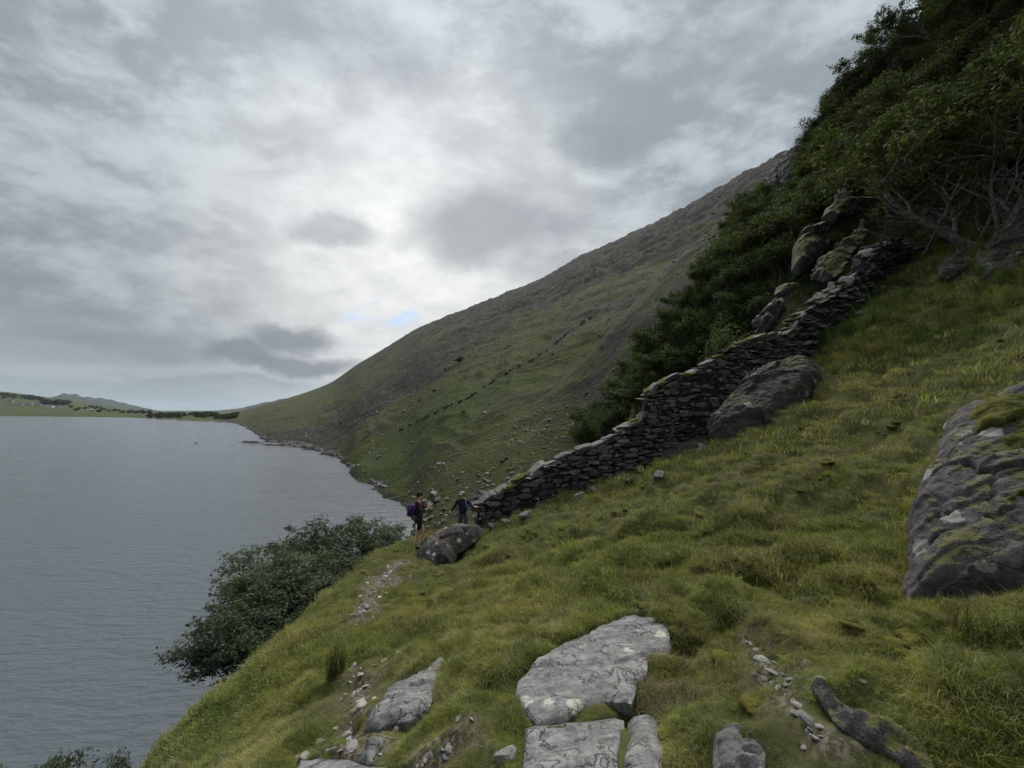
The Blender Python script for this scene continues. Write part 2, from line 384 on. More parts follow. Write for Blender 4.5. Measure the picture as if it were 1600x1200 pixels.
# rocks that lie flush in the turf: outlines in the frame, laid on the ground
SLAB_A = [(803, 1092), (812, 1062), (845, 1030), (890, 1003), (945, 978), (990, 958), (1020, 966), (1048, 972), (1046, 1020), (1012, 1034), (1012, 1060), (995, 1070), (988, 1100), (945, 1098), (905, 1112), (880, 1133), (840, 1138), (818, 1118)]
SLAB_B = [(820, 1150), (835, 1142), (870, 1137), (905, 1130), (960, 1122), (975, 1126), (974, 1160), (966, 1186), (972, 1215), (970, 1260), (815, 1260), (817, 1190)]
SLAB_C = [(981, 1130), (1010, 1122), (1028, 1130), (1030, 1148), (1038, 1165), (1036, 1190), (1026, 1230), (980, 1235), (974, 1190), (983, 1160)]
SLAB_D = [(1120, 1140), (1150, 1130), (1166, 1140), (1180, 1160), (1196, 1178), (1196, 1215), (1190, 1250), (1120, 1250), (1114, 1190), (1116, 1155)]
SLAB_E = [(571, 1138), (580, 1118), (598, 1096), (625, 1073), (655, 1052), (694, 1031), (697, 1042), (686, 1058), (682, 1078), (668, 1110), (640, 1128), (608, 1132), (590, 1142)]
SLAB_F = [(561, 1190), (565, 1172), (590, 1155), (601, 1152), (600, 1163), (588, 1178), (580, 1200), (566, 1198)]
SLAB_G = [(455, 1215), (470, 1190), (500, 1186), (545, 1188), (575, 1200), (650, 1203), (690, 1215), (600, 1235), (480, 1235)]
LEDGE = [(1266, 1072), (1274, 1060), (1290, 1066), (1312, 1096), (1350, 1128), (1400, 1150), (1440, 1170), (1462, 1196), (1440, 1215), (1400, 1190), (1352, 1166), (1312, 1136), (1284, 1100)]
GROUND_ROCKS = [SLAB_A, SLAB_B, SLAB_C, SLAB_D, SLAB_E, SLAB_F, SLAB_G, LEDGE]

# ------------------------------------------------------------ terrain: one polar sheet round the camera, to the horizon
def build_terrain():
    fine = np.radians(np.linspace(-57, 57, 760)); rest = np.radians(np.linspace(57, 303, 90))[1:-1]
    ph = np.r_[fine, rest]; nphi = len(ph)
    r = np.r_[np.exp(np.linspace(math.log(.45), math.log(4500), 840)), np.exp(np.linspace(math.log(4700), math.log(20000), 20))]
    RR, PH = np.meshgrid(r, ph, indexing='ij')
    X = RR * np.sin(PH); Y = RR * np.cos(PH)
    Z = height(X, Y)
    fl = ss(RR, 4300, 5200)
    Z = Z * (1 - fl) + fl * (WATER + 3.0) * np.ones_like(Z)
    for fp in GROUND_ROCKS:
        W_ = np.array([hit(*q)[:2] for q in fp]); c_ = W_.mean(0)
        m_ = np.hypot(X - c_[0], Y - c_[1]) < 4
        xs, ys = X[m_], Y[m_]; d_ = np.full(xs.shape, 9.0); ins = np.zeros(xs.shape, bool)
        for i in range(len(W_)):
            q0, q1 = W_[i], W_[(i + 1) % len(W_)]
            dd, _ = seg_d(xs, ys, tuple(q0), tuple(q1)); d_ = np.minimum(d_, dd)
            ins ^= ((q0[1] > ys) != (q1[1] > ys)) & (xs < (q1[0] - q0[0]) * (ys - q0[1]) / (q1[1] - q0[1] + 1e-12) + q0[0])
        Z[m_] -= np.where(ins, .22 * ss(d_, .0, .10), 0)
    M, u, rr = far(X, Y)
    # stone share of the surface
    nz = lambda s, sd, o=4: fbm(X / s, Y / s, sd, o)
    rockf = .37 + nz(140, 201) * .45 + nz(38, 205) * .45 + nz(9, 209, 3) * .35
    rockf += .24 * ss(Z, 45, 150) * ss(X, -420, 120) + .28 * np.clip(ridged((Z + X * .2) / 26, Y / 160, 303, 3), -.5, 1) * ss(Z, 15, 60)
    scree = np.exp(-((Y - 190 - (Z + 18) * .9) / 70) ** 2) * ss(X, -160, -90) * 0 + np.exp(-(((X + 110) / 75) ** 2 + ((Y - 230) / 70) ** 2)) * .55
    rockf += scree
    rockf += .55 * np.exp(-((Z - WATER - .3) / .9) ** 2)
    rockf = np.where(PH < np.arctan(-455 / F), .42 + nz(120, 300) * .9, rockf)
    lush = np.exp(-(((X + 28) / 34) ** 2 + ((Y - 108) / 26) ** 2)) * .9 + np.exp(-(((X + 90) / 90) ** 2 + ((Y - 440) / 90) ** 2)) * .0
    pl = hit(770, 560)
    if pl is not None: lush += np.exp(-(((X - pl[0] - (Y - pl[1]) * .25) / 42) ** 2 + ((Y - pl[1]) / 75) ** 2)) * .55
    lush = np.clip(lush + .3 * ss(nz(45, 400), .05, .45) * (1 - ss(Z, 30, 90)), 0, 1)
    lush = np.where((RR > 600) & (PH < np.arctan(-455 / F)), ss(nz(110, 500, 2), -.25, .15) * .9, lush)
    rockf -= lush * .35
    d = np.where(RR < 25, path_d(X, Y), 9)
    bare = (1 - ss(d + nz(.35, 600, 3) * .35, -.10, .16))
    nearf = 1 - ss(RR, 20, 34)
    rockf += .22 * (1 - ss(RR, 120, 200)) * ss(RR, 35, 60) * ss(X, -10, 30)
    n1 = len(r)
    idx = np.arange(n1 * nphi).reshape(n1, nphi)
    a = idx[:-1]; b = idx[1:]
    A = a; Bq = b; C = np.roll(b, -1, 1); Dq = np.roll(a, -1, 1)
    faces = np.stack([A.ravel(), Dq.ravel(), C.ravel(), Bq.ravel()], 1)
    V = np.stack([X.ravel(), Y.ravel(), Z.ravel()], 1)
    faces = faces[:, ::-1]
    # the little disc under the camera
    c = len(V); V = np.vstack([V, [[0, 0, float(height(0, 0))]]])
    me = mesh_np('ground', V, faces, True)
    cap = [(c, int(idx[0, (i + 1) % nphi]), int(idx[0, i])) for i in range(0)]
    for n_, arr in (('rockf', rockf), ('lush', lush), ('bare', bare), ('nearf', nearf)):
        at = me.attributes.new(n_, 'FLOAT', 'POINT'); at.data.foreach_set('value', np.r_[arr.ravel(), 0].astype(np.float32))
    o = link('ground', me, MG); tag(o, kind='structure')
    me.update()
    if me.polygons[5000].normal.z < 0: me.flip_normals()
    return o
ground = build_terrain()

w = link('lake', mesh_np('lake', [(-9000, -400, WATER), (9000, -400, WATER), (9000, 9000, WATER), (-9000, 9000, WATER)], np.array([[0, 1, 2, 3]])), MW)
tag(w, kind='structure')

# ------------------------------------------------------------ far hills beyond the head of the lake
MH = flat_material('far_hill', (.030, .042, .040), (.055, .062, .055), .004, .95, .1, .3, 5.0)
def far_hill(prof, Y, depth):
    """ridge profile [(px, py)] standing at distance Y, a solid mound of its own depth"""
    n = 90; m = 22
    xs = np.linspace(prof[0][0], prof[-1][0], n)
    ys = np.interp(xs, [p[0] for p in prof], [p[1] for p in prof])
    base = WATER - 3
    V = []; X0 = (xs - 800) / F
    top = np.array([slope(y) * Y for y in ys]) + fbm(xs / 30.0, xs * 0, 8, 2) * 4
    for j in range(m):
        t = -1 + 2 * j / (m - 1)
        k = 1 - abs(t) ** 1.5
        for i in range(n):
            yy = Y + t * depth
            z = base + max(0, (top[i] - base)) * max(k, 0) * (1 + .05 * math.sin(i * .7 + j * 1.3))
            V.append((X0[i] * (Y + t * depth * .6), yy, z if j not in (0, m - 1) else base))
    V = np.array(V); V[:, 2] += np.where(V[:, 2] > base + 20, fbm(V[:, 0] / 400, V[:, 1] / 700, 4, 2) * 8, 0)
    idx = np.arange(n * m).reshape(m, n)
    f = np.stack([idx[:-1, :-1].ravel(), idx[:-1, 1:].ravel(), idx[1:, 1:].ravel(), idx[1:, :-1].ravel()], 1)
    mh_ = mesh_np('hills', V, f, True); o = link('hills', mh_, MH); tag(o, kind='structure')
    return o
far_hill([(60, 636), (85, 624), (100, 615.5), (112, 615), (130, 620), (165, 623), (190, 629), (215, 636), (235, 642), (250, 645)], 5200, 900)
far_hill([(320, 645), (350, 641), (385, 637), (410, 630), (435, 625), (450, 622), (470, 624), (520, 632), (600, 640)], 5600, 900)
far_hill([(-700, 640), (-560, 600), (-380, 590), (-200, 612), (-60, 628), (20, 640)], 5200, 1000)

# ------------------------------------------------------------ rock materials
def rock_material(name, c0, c1, lichen=.35, lich_c=(.42, .42, .39), scale=3.0, strata=None, moss=0.0, wet=0.0, vary=.0, crack=.6, bump=1.0, bd=.03):
    m, nt, out = material(name)
    tc = nd(nt, 'ShaderNodeTexCoord').outputs['Object']
    if vary:
        oi = nd(nt, 'ShaderNodeObjectInfo').outputs['Random']
        geo = nd(nt, 'ShaderNodeNewGeometry')
        isl = geo.outputs['Random Per Island']
        rnd = fmath(nt, 'FRACT', fmath(nt, 'ADD', fmath(nt, 'MULTIPLY', oi, 7.31), fmath(nt, 'MULTIPLY', isl, 3.17)))
        off = nd(nt, 'ShaderNodeCombineXYZ', {0: fmath(nt, 'MULTIPLY', rnd, 50.0), 1: fmath(nt, 'MULTIPLY', rnd, 23.0), 2: 0.0}).outputs[0]
        tc = vmath(nt, 'ADD', tc, off)
    n1 = noise(nt, tc, scale, 6, .65, .3); n2 = noise(nt, tc, scale * 6, 5, .7); n3 = noise(nt, tc, scale * 28, 3, .7)
    src = n1
    if strata:
        sv = mapping(nt, tc, tuple(rad(a) for a in strata[0]), strata[1])
        sn = noise(nt, sv, scale * 2.2, 5, .62, .5)
        src = fmath(nt, 'ADD', fmath(nt, 'MULTIPLY', n1, .4), fmath(nt, 'MULTIPLY', sn, .6))
    f = fmath(nt, 'ADD', fmath(nt, 'MULTIPLY', src, .62), fmath(nt, 'MULTIPLY', n2, .38))
    col = mixc(nt, sstep(nt, f, .36, .64), c0, c1)
    col = mixc(nt, sstep(nt, n3, .56, .72, 0, .45), col, tuple(min(1, v * 1.7) for v in c1))
    col = mixc(nt, sstep(nt, n3, .44, .30, 0, .5), col, tuple(v * .45 for v in c0))
    if vary:
        col = mixc(nt, 1.0, col, nd(nt, 'ShaderNodeCombineColor', {0: lin(nt, rnd, 0, 1, 1 - vary, 1 + vary), 1: lin(nt, rnd, 0, 1, 1 - vary, 1 + vary), 2: lin(nt, rnd, 0, 1, 1 - vary * .9, 1 + vary * .9)}).outputs[0], 'MULTIPLY')
    if lichen > 0:
        vo = nd(nt, 'ShaderNodeTexVoronoi', {'Vector': vmath(nt, 'ADD', tc, vmath(nt, 'SCALE', nd(nt, 'ShaderNodeTexNoise', {'Vector': tc, 'Scale': scale * 4, 'Detail': 5.0, 'Roughness': .7}).outputs['Color'], s=.30 / scale * 1.6)), 'Scale': scale * 1.6, 'Randomness': 1.0})
        lm = sstep(nt, vo.outputs['Distance'], .34, .26)
        pick = sstep(nt, nd(nt, 'ShaderNodeSeparateColor', {0: vo.outputs['Color']}).outputs[0], 1 - lichen, 1 - lichen + .04)
        col = mixc(nt, fmath(nt, 'MULTIPLY', lm, pick), col, lich_c)
        l2 = noise(nt, tc, scale * 3.1, 6, .75, .4)
        col = mixc(nt, sstep(nt, l2, .60, .66, 0, lichen * 1.4), col, tuple(v * .85 for v in lich_c))
    ck = nd(nt, 'ShaderNodeTexVoronoi', {'Vector': vmath(nt, 'ADD', tc, vmath(nt, 'SCALE', nd(nt, 'ShaderNodeTexNoise', {'Vector': tc, 'Scale': scale * 1.4, 'Detail': 5.0}).outputs['Color'], s=.6)), 'Scale': scale * .75}, feature='DISTANCE_TO_EDGE')
    ce = sstep(nt, ck.outputs['Distance'], 0.0, .030)
    cm = fmath(nt, 'MULTIPLY', fmath(nt, 'SUBTRACT', 1.0, ce), sstep(nt, n1, .40, .52))
    col = mixc(nt, fmath(nt, 'MULTIPLY', cm, crack), col, tuple(v * .25 for v in c0))
    hgt = fmath(nt, 'ADD', fmath(nt, 'MULTIPLY', f, 1.0), fmath(nt, 'SUBTRACT', fmath(nt, 'MULTIPLY', n3, .22), fmath(nt, 'MULTIPLY', cm, .35 * crack)))
    if moss > 0:
        nz = nd(nt, 'ShaderNodeSeparateXYZ', {0: nd(nt, 'ShaderNodeNewGeometry').outputs['Normal']}).outputs[2]
        mf = fmath(nt, 'ADD', fmath(nt, 'MULTIPLY', nz, .55), noise(nt, tc, scale * 1.2, 5, .6))
        mm = sstep(nt, mf, 1.12 - moss * .45, 1.20 - moss * .45)
        mc = mixc(nt, n2, (.035, .040, .012), (.105, .100, .030))
        col = mixc(nt, mm, col, mc)
        hgt = fmath(nt, 'ADD', hgt, fmath(nt, 'MULTIPLY', mm, .5))
    principled(nt, out, col, .82 - wet * .3, hgt, bump, bd, spec=.25 + wet * .3)
    return m
M_SLAB = rock_material('pale_slab_rock', (.060, .060, .062), (.235, .235, .230), .38, (.36, .35, .30), 3.4, strata=((0, 0, 35), (.5, 1.6, 1)), crack=.8, bd=.02)
M_ROCK = rock_material('grey_rock', (.055, .053, .055), (.150, .146, .142), .25, (.40, .40, .37), 2.2, strata=((0, 40, 0), (.45, 1, 1.8)), crack=.5)
M_DARK = rock_material('dark_rock', (.019, .019, .018), (.082, .080, .073), .20, (.26, .26, .24), 1.6, strata=((0, 35, 0), (.35, 1, 2.4)), moss=.45, crack=.4, bd=.05)
M_FACE = rock_material('lichened_face_rock', (.018, .016, .017), (.095, .088, .088), .22, (.24, .24, .22), 1.9, strata=((0, 20, 0), (.4, 1, 1.8)), moss=.45, crack=.5, bd=.05)
M_WALL = rock_material('wall_stone', (.032, .031, .030), (.145, .140, .132), .42, (.30, .30, .27), 5.0, vary=.62, crack=.2, bd=.012)
M_BOULD = rock_material('lichen_boulder', (.030, .025, .024), (.120, .106, .100), .45, (.38, .37, .33), 3.2, crack=.3, moss=.12)
M_STONE = rock_material('loose_stone', (.17, .165, .155), (.42, .41, .38), .15, (.55, .54, .50), 7.0, vary=.25, crack=.2, bd=.01)
M_SCREE = rock_material('scree_stone', (.050, .049, .047), (.160, .156, .150), .3, (.42, .42, .40), 1.1, vary=.5, crack=.2, bd=.04)
M_MOSSR = rock_material('mossy_rock', (.020, .019, .018), (.065, .063, .058), .15, (.25, .25, .22), 1.5, moss=1.05, crack=.3, bd=.05)
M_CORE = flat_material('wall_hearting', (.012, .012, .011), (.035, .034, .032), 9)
def moss_material(name, c0, c1, c2):
    m, nt, out = material(name)
    pos = nd(nt, 'ShaderNodeNewGeometry').outputs['Position']
    n = noise(nt, pos, 5, 5, .7); n2 = noise(nt, pos, 38, 4, .7)
    col = mixc(nt, sstep(nt, n, .38, .62), c0, c1); col = mixc(nt, sstep(nt, n2, .5, .75, 0, .7), col, c2)
    principled(nt, out, col, 1.0, n2, .9, .03, spec=.05)
    return m
M_TURF = moss_material('ledge_turf', (.035, .042, .012), (.110, .110, .030), (.20, .18, .075))
M_MOSS = moss_material('yellow_moss', (.050, .058, .014), (.125, .122, .034), (.22, .20, .085))

# ------------------------------------------------------------ rocks drawn from their outline, at their own distance and thickness
FOOT = []                 # footprints that stay free of grass
def outline_rock(name, label, cat, pts, plane, front, back, res, mat, seed=0, edge=.05, rough=.03, ragged=.03, strata=None, expo=.35, foot=True, facets=.9, parent=None, kind=None):
    if plane == 'ground':
        G = np.array([hit(*q) for q in pts]); A_ = np.c_[G[:, :2], np.ones(len(G))]
        cf = np.linalg.lstsq(A_, G[:, 2], rcond=None)[0]; n = np.array([-cf[0], -cf[1], 1.0]); n /= np.linalg.norm(n)
        p0 = G.mean(0) + n * .015
    else:
        p0, p1, p2 = [P(*q) for q in plane]
        n = np.cross(p1 - p0, p2 - p0); n /= np.linalg.norm(n)
    if n @ (-p0) < 0: n = -n
    def onplane(px, py):
        d = P(px, py, 1.0); return d * ((p0 @ n) / (d @ n))
    W = np.array([onplane(*q) for q in pts]); O = W.mean(0)
    _c = np.mean(np.array(pts, float), 0); U = onplane(_c[0] + 4, _c[1]) - onplane(_c[0], _c[1]); U /= np.linalg.norm(U); V = np.cross(n, U)
    L = np.c_[(W - O) @ U, (W - O) @ V]
    mn = L.min(0) - 2 * res; mx = L.max(0) + 2 * res
    gu = np.arange(mn[0], mx[0], res); gv = np.arange(mn[1], mx[1], res)
    A, B = np.meshgrid(gu, gv, indexing='ij')
    def sdf(a, b):
        aw = a + fbm(a / .35 / (1 + 0), b / .35, seed + 3, 3) * ragged * 2; bw = b + fbm(a / .35 + 9, b / .35, seed + 4, 3) * ragged * 2
        d = np.full(a.shape, 1e9); ins = np.zeros(a.shape, bool)
        for i in range(len(L)):
            q0 = L[i]; q1 = L[(i + 1) % len(L)]
            dd, _ = seg_d(aw, bw, tuple(q0), tuple(q1)); d = np.minimum(d, dd)
            c = ((q0[1] > bw) != (q1[1] > bw)) & (aw < (q1[0] - q0[0]) * (bw - q0[1]) / (q1[1] - q0[1] + 1e-12) + q0[0]); ins ^= c
        return np.where(ins, d, -d)
    S = sdf(A, B)
    e = res * .25
    GX = (sdf(A + e, B) - sdf(A - e, B)) / (2 * e); GY = (sdf(A, B + e) - sdf(A, B - e)) / (2 * e)
    keep = S > -res * 1.2
    neg = S < 0
    A2 = np.where(neg, A - S * GX, A); B2 = np.where(neg, B - S * GY, B)
    size = math.sqrt((mx - mn).prod())
    s = np.maximum(S, 0); prof = (1 - np.exp(-s / edge)) * (.55 + .45 * np.clip(s / (size * .25), 0, 1) ** expo)
    nse = fbm(A / (size * .35), B / (size * .35), seed, 5, .55) * rough * 2.2 + (ridged(A / (size * .13), B / (size * .13), seed + 8, 3)) * rough * .35
    if strata:
        ang, ls, amp = strata; ca, sa = math.cos(rad(ang)), math.sin(rad(ang))
        tcoord = (-A * sa + B * ca) / ls + fbm(A / (size * .4), B / (size * .4), seed + 20, 3) * 1.2
        fr = tcoord - np.floor(tcoord)
        step = _h(np.floor(tcoord), np.floor((A * ca + B * sa) / (ls * 7) + perlin(tcoord, tcoord * 0, 5)), seed + 9) / 4294967296.0
        nse = nse + (step - .5) * amp + ss(fr, .0, .18) * amp * .3 + fbm(A / .09, B / .09, seed + 40, 3) * rough * .35
    RF = np.random.RandomState(seed + 77); K_ = 16; ext = mx - mn
    sd_ = mn + RF.rand(K_, 2) * ext; gr = RF.normal(0, 1, (K_, 2)); c0_ = RF.normal(0, .5, K_)
    wa = A + fbm(A / (size * .12), B / (size * .12), seed + 50, 3) * size * .035; wb_ = B + fbm(A / (size * .12), B / (size * .12), seed + 51, 3) * size * .035
    fa = rad(strata[0] if strata else 20); ra = wa * math.cos(fa) + wb_ * math.sin(fa); rb = (-wa * math.sin(fa) + wb_ * math.cos(fa)) * 1.9
    sr = sd_[:, 0] * math.cos(fa) + sd_[:, 1] * math.sin(fa); sb = (-sd_[:, 0] * math.sin(fa) + sd_[:, 1] * math.cos(fa)) * 1.9
    dd_ = np.stack([(ra - sr[i]) ** 2 + (rb - sb[i]) ** 2 for i in range(K_)]); nn_ = dd_.argmin(0)
    facet = c0_[nn_] + (gr[nn_, 0] * (wa - sd_[nn_, 0]) + gr[nn_, 1] * (wb_ - sd_[nn_, 1])) / size * 2.2
    d2_ = np.sort(np.sqrt(dd_), 0)[:2]; crk = np.exp(-((d2_[1] - d2_[0]) / (res * 2.2)) ** 2)
    nse = nse * .75 + facet * rough * facets - crk * rough * .5
    hf = front * prof + nse * np.clip(s / (edge * .8), 0, 1)
    hb = -back * (1 - np.exp(-s / (edge * 1.5 + back * .25)))
    idx = -np.ones(A.shape, int); idx[keep] = np.arange(keep.sum()); nk = int(keep.sum())
    base = O[None] + A2[keep][:, None] * U + B2[keep][:, None] * V
    Vf = base + hf[keep][:, None] * n; Vb = base + hb[keep][:, None] * n
    q = keep[:-1, :-1] & keep[1:, :-1] & keep[1:, 1:] & keep[:-1, 1:]
    f = np.stack([idx[:-1, :-1][q], idx[1:, :-1][q], idx[1:, 1:][q], idx[:-1, 1:][q]], 1)
    fb = f[:, ::-1] + nk
    VV = np.vstack([Vf, Vb]) - O
    me = mesh_np(name, VV, np.vstack([f, fb]), True)
    # weld rim
    bm = bmesh.new(); bm.from_mesh(me)
    bmesh.ops.remove_doubles(bm, verts=[v for v in bm.verts if v.is_boundary], dist=res * .15)
    loose = [v for v in bm.verts if not v.link_faces]; bmesh.ops.delete(bm, geom=loose, context='VERTS')
    bm.to_mesh(me); bm.free()
    o = link(name, me, mat, loc=tuple(O)); me.polygons.foreach_set('use_smooth', np.ones(len(me.polygons), bool))
    if parent is not None: o.parent = parent; o.location = O - np.array(parent.location)
    if cat: tag(o, label, cat)
    if kind: o['kind'] = kind
    if foot: FOOT.append((W[:, :2].copy()))
    return o

outline_rock('rock_slab', 'large pale grey slab with white lichen spots and dark cracks, lying in the grass at the bottom of the photo', 'rock',
    SLAB_A,
    'ground', .035, .45, .014, M_SLAB, 3, edge=.018, rough=.020, ragged=.008, strata=(28, .13, .012))
outline_rock('rock_slab', 'flat grey slab cut off by the bottom edge, directly below the large pale slab', 'rock',
    SLAB_B,
    'ground', .03, .4, .012, M_SLAB, 14, edge=.015, rough=.014, ragged=.007, strata=(10, .2, .010))
outline_rock('rock_block', 'small cracked grey block touching the right side of the bottom slab', 'rock',
    SLAB_C,
    'ground', .05, .35, .011, M_SLAB, 25, edge=.015, rough=.016, ragged=.008)
outline_rock('rock_slab', 'rough grey rock poking out of the turf at the bottom edge, right of the slabs', 'rock',
    SLAB_D,
    'ground', .04, .3, .011, M_ROCK, 37, edge=.03, rough=.02, ragged=.015)
outline_rock('rock_slab', 'long tilted grey slab beside the trodden path, left of the big pale slab', 'rock',
    SLAB_E,
    'ground', .06, .35, .013, M_SLAB, 49, edge=.018, rough=.018, ragged=.008, strata=(36, .06, .026))
outline_rock('rock_block', 'grey rock with a step in it just below the long tilted slab', 'rock',
    SLAB_F,
    'ground', .05, .2, .01, M_SLAB, 61, edge=.02, rough=.012, ragged=.008)
outline_rock('rock', 'flat grey bedrock at the bottom edge of the photo below the round grey stone', 'rock',
    SLAB_G,
    'ground', .03, .2, .012, M_SLAB, 66, edge=.02, rough=.01, ragged=.01)
FACE = outline_rock('rock_outcrop', 'huge purplish grey rock face at the right edge of the photo', 'rock',
    [(1418, 850), (1416, 815), (1432, 785), (1438, 752), (1462, 712), (1470, 680), (1488, 655), (1512, 635), (1530, 640), (1560, 632), (1620, 640), (1720, 640), (1760, 800), (1740, 950), (1640, 952), (1540, 945), (1450, 940), (1412, 960), (1408, 925), (1424, 885)],
    [(1420, 820, 4.75), (1520, 640, 5.9), (1600, 940, 3.7)], .38, 1.6, .018, M_FACE, 71, edge=.10, rough=.065, ragged=.04, strata=(36, .17, .05))
MOSS_ON_FACE = [([(1500, 672), (1520, 652), (1590, 640), (1720, 640), (1720, 775), (1640, 770), (1600, 755), (1562, 745), (1534, 726), (1510, 706)], .50, .25), ([(1546, 838), (1560, 806), (1580, 790), (1640, 780), (1720, 780), (1720, 850), (1620, 856), (1575, 850)], .46, .2), ([(1474, 742), (1500, 712), (1530, 690), (1552, 700), (1530, 722), (1500, 745), (1480, 752)], .34, .2)]
for pts_, fr_, bk_ in MOSS_ON_FACE:
    outline_rock('moss', None, None, pts_, [(1420, 820, 4.75), (1520, 640, 5.9), (1600, 940, 3.7)], fr_, bk_, .016, M_TURF, 401, edge=.10, rough=.06, ragged=.07, foot=False, parent=FACE, kind='stuff')
outline_rock('rock', 'smaller grey rock showing through the turf above the huge right hand rock face', 'rock',
    [(1552, 628), (1566, 608), (1600, 598), (1680, 600), (1680, 632), (1610, 634)],
    [(1552, 628, 6.6), (1600, 600, 7.0), (1640, 632, 6.3)], .12, .5, .025, M_FACE, 83, edge=.06, rough=.03)
outline_rock('boulder', 'massive layered boulder with grey and mossy patches, leaning against the stone wall', 'boulder',
    [(1106, 655), (1122, 640), (1150, 610), (1190, 582), (1228, 563), (1262, 561), (1280, 572), (1284, 592), (1275, 605), (1262, 618), (1240, 642), (1210, 668), (1180, 680), (1150, 688), (1120, 694), (1106, 680)],
    [(1110, 680, 13.0), (1200, 570, 14.4), (1275, 600, 12.8)], .65, 1.6, .03, M_DARK, 95, edge=.16, rough=.12, ragged=.06, strata=(38, .20, .09), facets=1.7)
outline_rock('boulder', 'rounded brown boulder topped with pale lichen in front of the two hikers', 'boulder',
    [(651, 885), (650, 868), (660, 850), (675, 838), (700, 826), (716, 821), (740, 824), (756, 828), (750, 842), (730, 856), (716, 866), (706, 884), (690, 890), (668, 890)],
    [(655, 888, 10.75), (700, 888, 10.7), (690, 822, 12.0)], .42, .75, .022, M_BOULD, 107, edge=.13, rough=.045, ragged=.03)
outline_rock('rock_outcrop', 'low dark bedrock with fine slanting layers under the foot of the stone wall', 'rock',
    [(1008, 738), (1030, 716), (1060, 700), (1090, 690), (1102, 684), (1108, 700), (1085, 712), (1050, 728), (1025, 742)],
    [(1010, 740, 14.0), (1100, 690, 14.4), (1080, 712, 13.8)], .25, .8, .03, M_DARK, 119, edge=.12, rough=.06, strata=(24, .12, .08))
outline_rock('rock', 'small pale topped rock in the grass just below the massive layered boulder', 'rock',
    [(1076, 724), (1080, 710), (1100, 699), (1124, 697), (1128, 705), (1112, 712), (1092, 722)],
    [(1076, 724, 12.6), (1124, 698, 13.0), (1112, 712, 12.4)], .14, .4, .02, M_ROCK, 131, edge=.07, rough=.03)
outline_rock('rock_outcrop', 'dark overgrown crag in the shade under the twisted tree at the right edge', 'rock',
    [(1530, 440), (1524, 405), (1545, 380), (1580, 352), (1620, 335), (1700, 330), (1720, 440), (1640, 452), (1590, 450), (1560, 448)],
    [(1530, 440, 14.8), (1580, 352, 16.8), (1640, 448, 13.8)], .6, 1.5, .04, M_DARK, 143, edge=.2, rough=.2, ragged=.1, strata=(35, .25, .2), facets=2.0)
outline_rock('rock_outcrop', 'grey layered outcrop in the steep grass left of the shaded crag', 'rock',
    [(1466, 432), (1470, 415), (1490, 402), (1512, 398), (1532, 408), (1530, 424), (1505, 428), (1480, 436)],
    [(1466, 432, 16.3), (1512, 399, 17.4), (1530, 424, 15.8)], .28, .8, .025, M_DARK, 155, edge=.1, rough=.09, ragged=.08, strata=(22, .09, .14), facets=1.5)
outline_rock('boulder', 'big square dark boulder with a moss cap above the upper end of the wall', 'boulder',
    [(1236, 425), (1238, 388), (1246, 375), (1275, 366), (1300, 366), (1306, 374), (1292, 388), (1280, 402), (1262, 420), (1248, 430)],
    [(1238, 425, 23.0), (1290, 368, 25.2), (1290, 390, 24.0)], .8, 1.8, .05, M_MOSSR, 167, edge=.16, rough=.16, facets=2.4)
outline_rock('boulder', 'overhanging dark boulder beneath a pointed grey rock, high among the trees', 'boulder',
    [(1284, 340), (1290, 326), (1310, 318), (1330, 320), (1345, 322), (1342, 336), (1322, 346), (1300, 352)],
    [(1285, 340, 25.5), (1340, 320, 26.8), (1322, 346, 25.6)], .6, 1.2, .05, M_MOSSR, 179, edge=.14, rough=.14, facets=2.4)
outline_rock('rock', 'pointed grey rock standing on the overhanging boulder among the trees', 'rock',
    [(1302, 321), (1306, 300), (1313, 294), (1326, 304), (1340, 316), (1330, 324), (1314, 324)],
    [(1302, 321, 26.6), (1313, 295, 27.2), (1335, 322, 26.6)], .35, .8, .05, M_ROCK, 191, edge=.15, rough=.08)
outline_rock('boulder', 'low rounded boulder with a pale mossy cap between the wall and the woodland', 'boulder',
    [(1210, 462), (1212, 450), (1224, 444), (1240, 443), (1252, 447), (1240, 455), (1224, 462)],
    [(1210, 462, 21.0), (1240, 444, 21.8), (1240, 460, 21.0)], .35, .9, .05, M_MOSSR, 203, edge=.2, rough=.05)
outline_rock('rock_outcrop', 'pale rubble outcrop behind the mossy wall top beside the woodland', 'rock',
    [(1176, 520), (1176, 500), (1190, 489), (1212, 483), (1226, 486), (1218, 502), (1204, 518), (1190, 524)],
    [(1176, 520, 19.6), (1212, 484, 21.0), (1210, 515, 19.6)], .4, .9, .03, M_DARK, 215, edge=.12, rough=.2, ragged=.1, facets=2.4)
outline_rock('rock_outcrop', 'long mossy hump of rock with a dark side above the upper wall', 'rock',
    [(1268, 438), (1275, 415), (1296, 398), (1325, 372), (1352, 352), (1358, 362), (1340, 384), (1325, 405), (1312, 428), (1290, 442)],
    [(1270, 438, 20.5), (1352, 354, 23.5), (1325, 405, 20.8)], .5, 1.4, .05, M_MOSSR, 227, edge=.4, rough=.22, ragged=.14, facets=1.5)
CY = min(hit(1230, 288)[1], 74.0) - 1.5
print('crag at', CY)
outline_rock('crag', 'pale grey crag breaking the skyline where the mountain meets the trees', 'crag',
    [(1216, 290), (1214, 262), (1220, 246), (1238, 232), (1252, 240), (1256, 258), (1246, 276), (1236, 292)],
    [(1216, 290, CY - 1), (1238, 233, CY + 4), (1246, 276, CY - 1)], 2.0, 5, .2, M_ROCK, 239, edge=1.0, rough=.7, ragged=.4)
